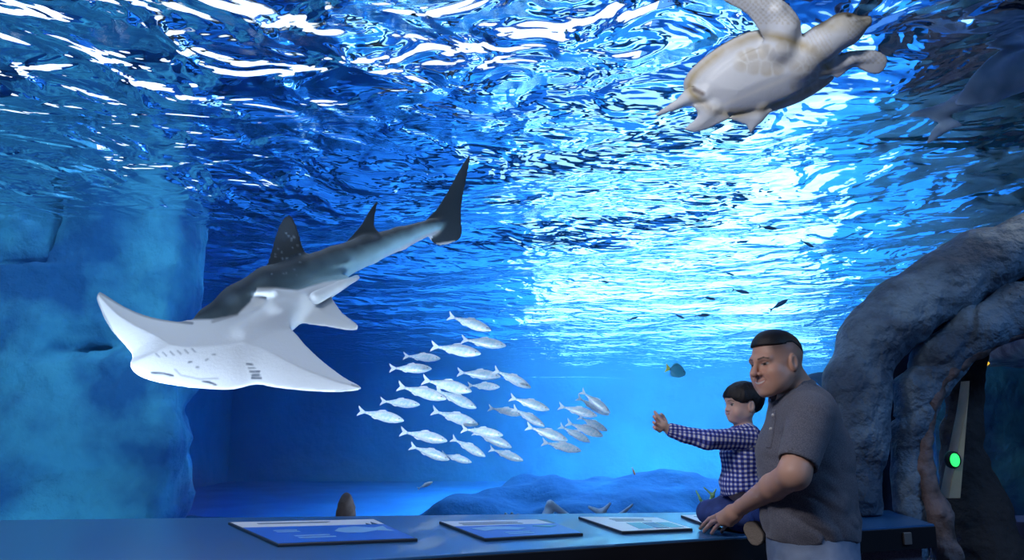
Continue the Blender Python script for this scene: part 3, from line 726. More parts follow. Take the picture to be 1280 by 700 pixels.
# ------------------------------------------------------------------ the rockwork portal on the right
M_arch = mat('blue_grey_rockwork', (.15, .25, .36), .7, mix_noise=(3.2, (.05, .09, .15), .40, .58, 9), bump=(13, .07, 9))
M_brown = mat('brown_rockwork', (.17, .14, .15), .8, mix_noise=(9, (.06, .045, .045), .42, .66, 7), bump=(22, .02, 8))
M_black = mat('black_recess', (.006, .007, .010), .7)
def band(pts, Y0, yoff=0.0):
    c = [P(x, y, Y) for x, y, r, Y in pts]; r = [r for _, _, r, _ in pts]; return c, r
def stand(p, d): return smax(d, np.where(p[:, 0] < 2.10, .903 - p[:, 2], -1).astype(np.float32), .004)   # where it rests on the worktop
def build_portal():
    root = empty('rock_portal', P(1100, 640, 4.5) * np.array([1, 1, 0])); tag(root, 'blue grey artificial rock portal arching over the passage at the right', 'rock arch')
    # (px, py, radius, Y): the outer lip
    outer = [(1072, 700, .13, 4.42), (1068, 620, .13, 4.42), (1068, 550, .145, 4.44), (1072, 480, .155, 4.46), (1087, 426, .18, 4.48), (1127, 392, .185, 4.50), (1180, 355, .185, 4.50), (1228, 327, .175, 4.48), (1292, 303, .16, 4.45), (1370, 292, .16, 4.4), (1460, 300, .16, 4.4)]
    inner = [(1136, 690, .10, 4.40), (1140, 600, .10, 4.50), (1138, 540, .11, 4.52), (1150, 490, .12, 4.50), (1176, 446, .12, 4.46), (1216, 412, .125, 4.44), (1264, 390, .12, 4.42), (1312, 378, .12, 4.40), (1400, 372, .12, 4.4), (1460, 380, .12, 4.4)]
    oc, orr = band(outer, 0); ic, ir = band(inner, 0)
    def fo(p):
        n1 = fnoise(p, 1.8, 1, 2); n2 = fnoise(p, 6, 2, 3)
        return stand(p, chain(p, oc, orr, .08) + .045 * n1 + .026 * n2 + .010 * fnoise(p, 15, 8, 2))
    def fi(p):
        d = chain(p, ic, ir, .05)
        # squared facets and breaks between the stones
        n1 = fnoise(p * np.array([1, 1, .8], np.float32), 3.0, 6, 2); n2 = np.abs(fnoise(p, 5, 7, 3))
        g = np.abs(fnoise(p, 2.6, 12, 1)); crack = np.clip(.05 - g, 0, 1) * .9
        return stand(p, d + .05 * n1 + .035 * n2 + crack * .6 + .008 * fnoise(p, 17, 9, 2))
    o = organic('outer_lip', fo, [1.55, 4.05, .3], [3.6, 4.85, 2.75], .016, M_arch, root); rel(o, root)
    o = organic('inner_arch', fi, [1.95, 4.0, .3], [3.6, 4.75, 2.4], .014, M_arch, root); rel(o, root)
    # throat between the two, its shade painted in as near-black rock
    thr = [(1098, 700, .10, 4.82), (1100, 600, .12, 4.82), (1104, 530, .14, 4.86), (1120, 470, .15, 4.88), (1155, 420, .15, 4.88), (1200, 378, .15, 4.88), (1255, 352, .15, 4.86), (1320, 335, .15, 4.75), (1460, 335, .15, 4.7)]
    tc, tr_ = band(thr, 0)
    o = organic('recess', lambda p: stand(p, chain(p, tc, tr_, .08) + .02 * fnoise(p, 4, 3, 2)), [1.8, 4.5, .2], [3.8, 5.2, 2.7], .03, mat('recess_shade', (.012, .022, .055), .9), root); rel(o, root)
    # brown inner edge running down beside the doorway
    ed = [(1196, 800, .06, 4.3), (1186, 690, .062, 4.32), (1172, 640, .06, 4.36), (1157, 590, .050, 4.43), (1156, 540, .045, 4.45), (1165, 498, .045, 4.44), (1186, 462, .05, 4.42), (1222, 434, .055, 4.40), (1268, 414, .06, 4.38), (1330, 402, .07, 4.36)]
    ec, er = band(ed, 0)
    o = organic('inner_edge', lambda p: chain(p, ec, er, .03) + .028 * fnoise(p, 7, 4, 3) + .012 * fnoise(p, 22, 5, 2), [2.0, 4.1, .0], [3.5, 4.6, 2.2], .010, M_brown, root); rel(o, root)
build_portal()
def build_doorway():
    # beige timber post with a green exit button lamp
    a = P(1203, 476, 4.62); b = P(1189, 622, 4.62)
    r = empty('door_post', b); tag(r, 'slim beige wooden post leaning inside the rock doorway', 'post')
    ux = np.array([.042, 0, 0]); uy = np.array([0, .05, 0])
    v = [b - ux - uy, b + ux * .6 - uy, b + ux * .6 + uy, b - ux + uy, a - ux * .5 - uy + np.array([0, 0, -.16]), a + ux * .4 - uy, a + ux * .4 + uy, a - ux * .5 + uy + np.array([0, 0, -.16])]
    o = box('timber', None, None, mat('beige_timber', (.62, .46, .30), .6, mix_noise=(8, (.5, .36, .22), .4, .7, 4)), r, .004, v); rel(o, r)
    g = P(1193, 575, 4.54)
    r = empty('green_lamp', g); tag(r, 'small round glowing green lamp on the beige post', 'lamp')
    def disc(name, rad, d, m, y, sx=.62):
        secs = []
        V = []; n = 20
        for k, (yy, rr) in enumerate(((0, rad), (-d * .6, rad), (-d, rad * .7))):
            for i in range(n): V.append((sx * rr * math.cos(2 * math.pi * i / n), y + yy, rr * math.sin(2 * math.pi * i / n)))
        F = [(k * n + i, k * n + (i + 1) % n, (k + 1) * n + (i + 1) % n, (k + 1) * n + i) for k in range(2) for i in range(n)]
        F += [tuple(range(n))[::-1], tuple(range(2 * n, 3 * n))]
        return link(name, mesh_of(name, V, F), r, [m])
    disc('housing', .048, .03, M_black, .03, .95)
    disc('lens', .036, .02, mat('green_glow', (.02, .5, .1), .3, emit=(.03, 1, .16), estr=1.6), .0, .66)
    # dark rock pillar right of the post
    pil = [(1232, 820, .30, 5.05), (1226, 700, .26, 5.05), (1218, 640, .20, 5.05), (1208, 590, .13, 5.05), (1203, 540, .10, 5.05), (1204, 490, .08, 5.05), (1210, 440, .10, 5.05)]
    c, rr = band(pil, 0)
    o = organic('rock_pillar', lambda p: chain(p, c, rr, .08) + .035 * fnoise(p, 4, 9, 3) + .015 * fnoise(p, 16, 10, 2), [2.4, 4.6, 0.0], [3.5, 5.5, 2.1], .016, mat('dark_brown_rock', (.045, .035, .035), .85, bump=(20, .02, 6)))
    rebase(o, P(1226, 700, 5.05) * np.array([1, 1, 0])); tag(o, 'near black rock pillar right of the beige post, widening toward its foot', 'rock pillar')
    # far gallery: another tank window, its rock roof and sill
    x0, x1 = 3.6, 8.0
    zt = P(1240, 459, 7.6)[2]; zb = P(1240, 645, 7.6)[2]
    o = box('wall_passage', (4.7, 9.0, 0), (x1, 9.2, 2.15), mat('dim_tank_rock', (.02, .08, .17), .9, mix_noise=(1.6, (.05, .20, .26), .45, .65, 6), bump=(5, .08, 6))); o.name = 'wall_far'; tag(o, kind='structure')
    o = box('window_2', (x0, 7.6, zb), (x1, 7.63, zt), M_glass); tag(o, kind='structure')
    o = box('sill', (x0, 7.2, 0), (x1, 7.66, zb), mat('purple_grey_sill', (.16, .13, .20), .9), None, .01); o.name = 'baseboard_far'; tag(o, kind='structure')
    o = organic('ceiling_rock', lambda p: sd_box(p, (5.4, 6.6, zt + .35), (1.55, 1.0, .36), .1) + .05 * fnoise(p, 3, 4, 3), [3.6, 5.3, zt - .2], [7.2, 7.9, zt + .85], .04, M_brown); o.name = 'ceiling.002'; tag(o, kind='structure')
    y0 = P(1229, 455, 5.25); M_y = mat('yellow_glow', (.9, .5, .05), .4, emit=(1, .55, .04), estr=1.2)
    o = prism('ceiling_lamp', [y0[:2] + np.array(q) for q in ((-.03, -.02), (.03, -.02), (.03, .03), (-.03, .03))], y0[2] - .02, y0[2] + .02, M_y, None, .005)
    o.rotation_euler = (0, 0, 0); rebase(o, y0); o.rotation_euler = (0, R(-38), 0); tag(o, 'small glowing yellow ceiling lamp at the top of the passage', 'lamp')
    c0 = P(1256, 645, 7.4)
    o = prism('cup', [c0[:2] + .045 * np.array([math.cos(t), math.sin(t)]) for t in np.linspace(0, 6.28, 13)[:-1]], zb, zb + .10, mat('pale_cup', (.6, .7, .75), .4), None, .008); rebase(o, [c0[0], c0[1], zb]); tag(o, 'tiny pale cup on the far window sill', 'cup')
build_doorway()
area('passage_fill', (4.6, 8.3, 2.3), (R(20), 0, 0), .8, .3, 4.0, (.4, .7, 1.0))  # unseen fill added to light the far gallery
area('passage_fill', (3.0, 4.2, 2.9), (R(16), R(12), 0), .5, .4, 3.5, (1.0, .75, .5))  # unseen warm fill added for the doorway and post
# things at the foot of the window, inside the tank
LEDGE = .78
o = prism('trim_1', [(-5.0, glass_y(-5) + .34), (2.0, glass_y(2) + .34), (2.0, glass_y(2) + .62), (-5.0, glass_y(-5) + .62)], .4, LEDGE, M_mid); tag(o, kind='structure')
g = P(432, 650, 4.5)
o = organic('rock_cone', lambda p: smin(sd_ell(p, (g[0], 4.5, LEDGE + .08), (.056, .055, .145)), sd_ell(p, (g[0] - .07, 4.5, LEDGE + .03), (.07, .05, .045)), .015) + .006 * fnoise(p, 30, 3, 2), [g[0] - .2, 4.35, LEDGE - .09], [g[0] + .12, 4.65, LEDGE + .26], .005, mat('dark_brown_stone', (.035, .030, .035), .7, bump=(60, .004, 4)))
rebase(o, (g[0], 4.5, LEDGE)); tag(o, 'dark rounded upright stone at the foot of the window, left of centre', 'rock')
g2 = P(638, 645, 4.55)
def urch(p):
    q = p - np.array([g2[0], 4.55, LEDGE + .04], np.float32); a = np.arctan2(q[:, 0], q[:, 2] + .05)
    return sd_ell(p, (g2[0], 4.55, LEDGE + .04), (.09, .06, .070)) - .009 * np.sin(a * 22) - .004 * fnoise(p, 40, 2, 2)
o = organic('sea_urchin', urch, [g2[0] - .13, 4.43, LEDGE - .06], [g2[0] + .13, 4.67, LEDGE + .15], .004, mat('black_urchin', (.012, .014, .04), .5))
rebase(o, (g2[0], 4.55, LEDGE)); tag(o, 'low dark spiky urchin mound at the foot of the window, in the middle', 'sea urchin')
# pale soft corals and a yellow green branching one
def coral(name, label, px, py, Y, segs, rad, m, cat='coral'):
    c = P(px, py, Y)
    def f(p):
        d = None
        for (ax, az), (bx, bz), r0, r1 in segs:
            e = sd_cone(p, c + np.array([ax, 0, az]), c + np.array([bx, .03, bz]), r0 * rad, r1 * rad); d = e if d is None else smin(d, e, .02)
        return d
    S = np.array([s[0] for s in segs] + [s[1] for s in segs]); pad = rad * 1.6
    o = organic(name, f, [c[0] + S[:, 0].min() - pad, Y - pad, c[2] + S[:, 1].min() - pad], [c[0] + S[:, 0].max() + pad, Y + pad, c[2] + S[:, 1].max() + pad], rad * .3, m)
    rebase(o, c); tag(o, label, cat)
M_pc = mat('pale_coral', (.35, .55, .80), .6); M_yg = mat('yellow_green_coral', (.35, .62, .25), .6)
coral('soft_coral', 'pale blue leaf shaped coral behind the middle of the counter', 688, 646, 6.0, [((0, -.3), (-.02, 0), 1, 1.2), ((-.02, 0), (.0, .09), 1.2, .8), ((.0, .09), (.13, .0), .8, .6), ((.13, 0), (.16, -.3), .6, .8)], .035, M_pc)
coral('soft_coral', 'pale blue branching coral between the third panel and the boy', 752, 645, 6.2, [((0, -.35), (.0, .02), 1, .9), ((0, .02), (-.09, .06), .9, .4), ((0, .02), (.07, .09), .9, .3), ((.07, -.3), (.13, .0), .8, .6), ((.13, .0), (.24, .08), .6, .3)], .03, M_pc)
coral('branch_coral', 'yellow green branching coral just left of the boy', 886, 640, 5.2, [((0, -.3), (.0, .02), 1, .9), ((0, .02), (-.05, .08), .9, .5), ((0, .02), (.03, .10), .8, .5), ((.03, .10), (-.02, .15), .5, .3), ((-.05, .08), (-.07, .13), .5, .3), ((.03, .1), (.06, .14), .5, .3)], .016, M_yg)
# blue grey ray beside the portal, seen behind the man's shoulder
def build_ray():
    pl = Plate([P(x, y, Y) for (x, y), Y in zip(smooth_poly([(1008, 470), (1022, 465), (1042, 466), (1066, 470), (1080, 486), (1060, 500), (1036, 492), (1020, 478)], 3), [5.0] * 24)], .03, .005, .08)
    V, F = nets(lambda p: pl(p), [1.78, 4.75, 1.45], [2.35, 5.25, 1.75], .008)
    o = link('blue_ray', fast_mesh('blue_ray', V, F), None, [mat('blue_ray_skin', (.03, .12, .28), .5)]); rebase(o, P(1040, 480, 5.0)); tag(o, 'dark blue ray half hidden between the man and the rock portal', 'ray')
build_ray()
# ------------------------------------------------------------------ information panels on the counter
def ink(name, c): return mat(name, c, .35)
def panel(corners, label, draw, base=(.80, .84, .90)):
    """corners: back-left, back-right, front-right, front-left in pixels on the worktop"""
    Q = [PZ(x, y, .9) for x, y in corners]; c = sum(Q) / 4
    r = empty('info_panel', c); tag(r, label, 'information panel', 'information panels on the counter')
    loc = [q - c for q in Q]
    order = [loc[3], loc[2], loc[1], loc[0]]
    up = np.array([0, 0, .012])
    b = box('board', None, None, mat('panel_board', (.02, .03, .05), .4), r, .002, [p for p in order] + [p + up for p in order])
    def uv(u, v, h): # u left-right, v front-back
        return (loc[3] * (1 - u) * (1 - v) + loc[2] * u * (1 - v) + loc[0] * (1 - u) * v + loc[1] * u * v) + np.array([0, 0, .012 + h])
    def patch(name, poly, h, m, lab=None):
        n = len(poly); V = [uv(u, v, h) for u, v in poly] + [uv(u, v, h - .0012) for u, v in poly]
        F = [tuple(range(n))] + [tuple(range(n, 2 * n))[::-1]] + [(i, n + i, n + (i + 1) % n, (i + 1) % n) for i in range(n)]
        o = link(name, mesh_of(name, V, F, False), r, [m])
        if lab: o['label'] = lab
        return o
    draw(patch, uv, r)
I_white = ink('ink_white', (.92, .94, .97)); I_blue = ink('ink_blue', (.02, .17, .75)); I_lb = ink('ink_light_blue', (.28, .55, .88)); I_navy = ink('ink_navy', (.02, .05, .18)); I_teal = ink('ink_teal', (.04, .28, .42)); I_grey = ink('ink_grey', (.25, .30, .38))
def bars(patch, u0, u1, v, n, rs, m, h=.0032, th=.012, name='text_line'):
    for i in range(n):
        u = u0
        V = []
        patch(name, [(u0, v - i * th * 2.2), (u0 + (u1 - u0) * rs.uniform(.75, 1), v - i * th * 2.2), (u0 + (u1 - u0) * rs.uniform(.75, 1), v - i * th * 2.2 + th), (u0, v - i * th * 2.2 + th)], h, m)
def d1(patch, uv, r):
    rs = np.random.RandomState(1)
    patch('picture', [(.012, .02), (.988, .02), (.988, .70), (.012, .70)], .0016, I_blue)
    patch('title_strip', [(.012, .70), (.86, .70), (.88, .80), (.90, .70), (.93, .86), (.95, .72), (.988, .70), (.988, .98), (.012, .98)], .0016, I_white)
    patch('picture_fish', [(.55, .42), (.62, .55), (.75, .60), (.86, .52), (.95, .60), (.93, .45), (.95, .35), (.84, .40), (.72, .32), (.60, .34)], .003, I_lb)
    bars(patch, .16, .70, .84, 1, rs, I_grey, th=.05); bars(patch, .16, .36, .50, 2, rs, I_lb, th=.03); bars(patch, .22, .52, .25, 2, rs, I_lb, th=.035)
def d2(patch, uv, r):
    rs = np.random.RandomState(2)
    patch('picture', [(.012, .02), (.988, .02), (.988, .66), (.012, .66)], .0016, I_blue)
    patch('title_strip', [(.012, .66), (.95, .66), (.90, .98), (.012, .98)], .0016, I_white)
    patch('picture_fish', [(.10, .50), (.30, .58), (.48, .52), (.60, .42), (.48, .34), (.30, .40), (.16, .34)], .003, I_lb)
    patch('picture_fish', [(.70, .52), (.82, .56), (.93, .50), (.84, .42)], .003, I_teal)
    bars(patch, .12, .75, .80, 2, rs, I_grey, th=.04); bars(patch, .30, .60, .20, 2, rs, I_lb, th=.035)
def d3(patch, uv, r):
    rs = np.random.RandomState(3)
    patch('print_sheet', [(.012, .02), (.988, .02), (.988, .98), (.012, .98)], .0016, I_white)
    patch('photo', [(.30, .10), (.52, .10), (.55, .50), (.36, .50)], .003, I_teal); patch('photo', [(.54, .10), (.72, .10), (.73, .50), (.57, .50)], .003, I_navy); patch('photo', [(.74, .10), (.93, .10), (.92, .50), (.75, .50)], .003, I_teal)
    bars(patch, .30, .78, .78, 3, rs, I_grey, th=.035)
def d4(patch, uv, r):
    patch('print_sheet', [(.012, .02), (.988, .02), (.988, .98), (.012, .98)], .0016, I_white)
    bars(patch, .2, .7, .7, 2, np.random.RandomState(4), I_grey, th=.05)
panel([(285, 656), (468, 652), (522, 677), (347, 684)], 'blue information panel with a white top strip, leftmost and largest on the counter', d1)
panel([(549, 655), (683, 652), (729, 670), (606, 677)], 'blue information panel with a white top strip, second from the left', d2)
panel([(723, 649), (822, 650), (866, 664), (778, 668)], 'white information panel with three small photos in a row', d3)
panel([(851, 647), (900, 646), (930, 655), (878, 657)], 'white information panel half hidden behind the boy', d4)
# ------------------------------------------------------------------ people
def frame(fwd, up=(0, 0, 1), roll=0.0):
    f = np.array(fwd, float); f /= np.linalg.norm(f); l = np.cross(up, f); l /= np.linalg.norm(l); u = np.cross(f, l)
    if roll: l, u = l * math.cos(roll) + u * math.sin(roll), u * math.cos(roll) - l * math.sin(roll)
    return np.column_stack([f, l, u])
def V3(*a): return np.array(a, np.float32)
def both(q): return q * V3(1, 0, 1) + np.abs(q[:, 1:2]) * V3(0, 1, 0)
def head_sdf(q, child=False):
    """local head space, metres of an adult head: x forward, y left, z up"""
    m = both(q)
    d = sd_ell(q, V3(-.016, 0, .030), V3(.101, .080, .088))
    d = smin(d, sd_ell(q, V3(.022, 0, -.030), V3(.070, .066, .078)), .03)
    if child:
        d = smin(d, sd_ell(q, V3(.010, 0, .030), V3(.090, .078, .075)), .03)
        d = smin(d, sd_cone(m, V3(.0, .040, -.050), V3(.050, .020, -.082), .030, .022), .03)
        d = smin(d, sd_ell(q, V3(.070, 0, -.084), V3(.018, .020, .016)), .02)
        d = smin(d, sd_ell(m, V3(.058, .038, -.046), V3(.030, .030, .030)), .02)
        d = smin(d, sd_cone(q, V3(.086, 0, -.008), V3(.099, 0, -.032), .008, .011), .012)
    else:
        d = smin(d, sd_cone(m, V3(-.012, .052, -.046), V3(.058, .024, -.098), .024, .021), .03)
        d = smin(d, sd_ell(q, V3(.076, 0, -.106), V3(.020, .024, .018)), .025)
        d = smin(d, sd_ell(m, V3(.040, .040, -.066), V3(.040, .032, .036)), .03)
        d = smin(d, sd_ell(m, V3(.058, .042, -.036), V3(.028, .026, .026)), .02)
        d = smin(d, sd_cone(m, V3(.086, 0, .014), V3(.074, .042, .016), .014, .012), .018)
        d = smin(d, sd_cone(q, V3(.090, 0, .006), V3(.117, 0, -.036), .0085, .0115), .010)
    nz = -.038 if not child else -.034
    d = smin(d, sd_ell(m, V3(.094 if not child else .088, .013, nz), V3(.013, .009, .009)), .008)
    d = smax(d, -sd_ell(m, V3(.098, .032, -.003), V3(.016, .018, .011)), .014)
    d = smin(d, sd_ell(m, V3(.072, .031, -.003), V3(.0135, .016, .0125)), .004)
    # mouth
    zz = -.070 if not child else -.056
    xx = .087 if not child else .080
    d = smin(d, sd_ell(q, V3(xx - .012, 0, zz - .004), V3(.022, .034, .026)), .015)
    d = smin(d, sd_cone(m, V3(xx + .008, 0, zz + .005), V3(xx - .006, .024, zz + .009), .0055, .004), .005)
    d = smin(d, sd_cone(m, V3(xx + .005, 0, zz - .010), V3(xx - .006, .022, zz + .002), .0065, .004), .005)
    # ears
    e = sd_ell(m, V3(-.010, .083, -.010), V3(.019, .010, .033)); e = smax(e, -sd_ell(m, V3(-.006, .094, -.006), V3(.010, .008, .020)), .006)
    d = smin(d, e, .006)
    return d
def head_color(q, child, skin, N=None):
    """painted features in local head space"""
    m = both(q); n = len(q); C = np.tile(np.array(skin, float), (n, 1)); nz = fnoise(q.astype(np.float32), 30, 3, 2)
    C *= (1 + .05 * nz)[:, None]
    def blob(c, r, col_, w=1.0, soft=.35, s=m):
        k = np.linalg.norm((s - V3(*c)) / V3(*r), axis=1); t = np.clip((1 + soft - k) / soft, 0, 1) * w
        C[:] = lerp(C, np.array(col_), np.clip(t, 0, 1))
    blob((.075, .045, -.038), (.03, .022, .022), np.array(skin) * np.array([1.10, .88, .84]), .3, .9)
    blob((.105, .0, -.036), (.016, .018, .014), np.array(skin) * np.array([1.12, .82, .8]), .4, .8)
    zz = -.070 if not child else -.056
    lip = (.40, .15, .13) if not child else (.55, .22, .20)
    y = np.abs(q[:, 1]); fr = q[:, 0] > .05
    curve = zz + 10.0 * y ** 2                       # smiling line
    w_ = .032 if not child else .016
    inm = fr & (y < w_)
    t = np.clip(1.5 - np.abs(q[:, 2] - curve + .001) / ((.0095 if not child else .006) * np.sqrt(np.clip(1 - (y / w_) ** 2, .02, 1))), 0, 1) * inm
    C = lerp(C, np.array(lip), t * .8)
    if not child:
        tt = np.clip(1.3 - np.abs(q[:, 2] - curve + .0005) / (.0040 * np.sqrt(np.clip(1 - (y / .026) ** 2, .02, 1))), 0, 1) * (fr & (y < .027)); C = lerp(C, np.array([.72, .69, .66]), tt * .95)
        tt = seg_mask(np.stack([y, q[:, 2]], 1), (.018, -.044), (.034, -.062), .003) * fr; C = lerp(C, np.array(skin) * .55, tt * .6)
    else:
        tt = np.clip(1.5 - np.abs(q[:, 2] - curve) / .0022, 0, 1) * inm; C = lerp(C, np.array([.20, .06, .06]), tt)
    # eyes: narrow lids
    yz = np.stack([y, q[:, 2]], 1)
    e = (((y - .032) / .0155) ** 2 + ((q[:, 2] + .003 - .08 * (y - .032)) / (.0042 if not child else .006)) ** 2); C = lerp(C, np.array([.48, .44, .42]), np.clip((1.4 - e) / .5, 0, 1) * fr)
    C = lerp(C, np.array([.012, .008, .008]), np.clip(1.7 - np.hypot(y - .032, q[:, 2] + .003) / (.0075 if not child else .007), 0, 1) * fr * (e < 1.5))
    C = lerp(C, np.array([.03, .02, .02]), seg_mask(yz, (.018, -.002), (.047, .0035), .0016) * fr * .9)
    b0 = .9 if not child else .55
    C = lerp(C, np.array([.025, .02, .02]), seg_mask(yz, (.016, .0165), (.036, .021), .0036) * fr * b0); C = lerp(C, np.array([.025, .02, .02]), seg_mask(yz, (.036, .021), (.052, .016), .0028) * fr * b0)
    C = lerp(C, np.array([.10, .04, .03]), seg_mask(yz, (.008, -.0455 if not child else -.041), (.012, -.0455 if not child else -.041), .0015) * fr * .6)
    return C
M_skin = mat('skin', rough=.48, attr='Col', spec=.4, sss=.12)
M_hair = mat('black_hair', (.008, .007, .009), .5, bump=(220, .002, 2), spec=.4)

def bend_chain(p, pts, rad, k=.006): return chain(p, pts, rad, k)

# ---- the man ----
SK_M = np.array([.56, .33, .245])
mj = dict(
    pel=P(1018, 706, 3.25), wai=P(1013, 655, 3.25), bel=P(1008, 612, 3.25), che=P(1005, 568, 3.25), upc=P(1006, 528, 3.25), nb=P(1004, 500, 3.24), nt=P(982, 466, 3.22),
    lsh=P(1014, 521, 3.04), lel=P(993, 592, 2.96), lwr=P(928, 633, 3.40), rsh=P(990, 522, 3.46), rel_=P(965, 590, 3.66), rwr=P(940, 600, 3.86))
HM = frame((-.90, -.42, -.10), roll=R(3)); HMc = P(969.5, 453, 3.2); HMs = 1.06
def to_head(p, c, M, s): return ((p - c.astype(np.float32)) @ M.astype(np.float32)) / s
def squash(p, cy, f): return p * V3(1, f, 1) + V3(0, cy * (1 - f), 0)
def man_torso(p, g=0.0):
    q = squash(p, 3.25, .92)
    d = chain(q, [mj['pel'], mj['wai'], mj['bel'], mj['che'], mj['upc']], np.array([.160, .160, .162, .166, .125]) + g, .05)
    q2 = p
    return smin(d, sd_cone(q2, mj['lsh'] + V3(0, .04, .005), mj['rsh'] + V3(0, -.04, .005), .085 + g, .085 + g), .07)
def man_neck(p, g=0.0): return chain(p, [mj['nb'] + V3(.0, 0, -.03), mj['nb'], mj['nt']], [.085 + g, .072 + g, .066 + g], .03)
def man_upper(p, g=0.0):
    d = sd_cone(p, mj['lsh'], mj['lel'], .072 + g, .054 + g)
    return smin(d, sd_cone(p, mj['rsh'], mj['rel_'], .070 + g, .052 + g), .02)
# left hand flat on the worktop
def hand_man(p):
    w = mj['lwr']
    kn = [P(897, 645, 3.545), P(901, 648.5, 3.52), P(907, 652, 3.50), P(913, 655, 3.48)]
    tips = [PZ(875.5, 660.5, .909), PZ(880, 664, .909), PZ(889.5, 666.5, .909), PZ(902, 665, .909)]
    rr = [(.0100, .0092, .0078), (.0102, .0094, .0080), (.0098, .0088, .0076), (.0088, .0078, .0068)]
    pc = (kn[1] + kn[2]) / 2
    d = chain(p, [w, w * .5 + pc * .5, pc], [.031, .030, .024], .02)
    for k, t, r in zip(kn, tips, rr):
        d = smin(d, sd_cone(p, w * .55 + k * .45, k, .020, .0125), .018)
        m1 = k * .55 + t * .45 + V3(0, 0, .012); m2 = k * .25 + t * .75 + V3(0, 0, .007)
        d = smin(d, chain(p, [k, m1, m2, t], [.0118, r[0], r[1], r[2]], .003), .004)
    tb = w * .7 + kn[0] * .3 + V3(-.005, .03, -.012); tm = P(902, 644, 3.60); tt = P(890, 652, 3.66)
    d = smin(d, chain(p, [tb, tm, tt], [.017, .0125, .0095], .006), .012)
    return d
def f_man_arm(p):
    d = man_upper(p)
    fe = chain(p, [mj['lel'], mj['lel'] * .62 + mj['lwr'] * .38, mj['lwr']], [.053, .049, .031], .02)
    d = smin(d, fe, .03); d = smin(d, chain(p, [mj['rel_'], mj['rwr']], [.050, .034], .02), .03)
    return smin(d, hand_man(p), .012)
def f_man(p):
    d = smin(f_man_arm(p), man_torso(p), .03)
    d = smin(d, man_neck(p), .04)
    return smin(d, head_sdf(to_head(p, HMc, HM, HMs)) * HMs, .02)
hipL = mj['pel'] + V3(.01, -.09, -.02); hipR = mj['pel'] + V3(.0, .09, -.02)
def legs(p, g=0.0):
    d = chain(p, [hipL, [hipL[0] - .0, hipL[1], .50], [hipL[0] + .03, hipL[1], .10]], [.105 + g, .072 + g, .052 + g], .03)
    return smin(d, chain(p, [hipR, [hipR[0] - .03, hipR[1], .50], [hipR[0] + .0, hipR[1], .10]], [.105 + g, .072 + g, .052 + g], .03), .02)
NK0 = P(988, 490, 3.235); NKA = V3(-.60, -.14, .78); NKA = NKA / np.linalg.norm(NKA)
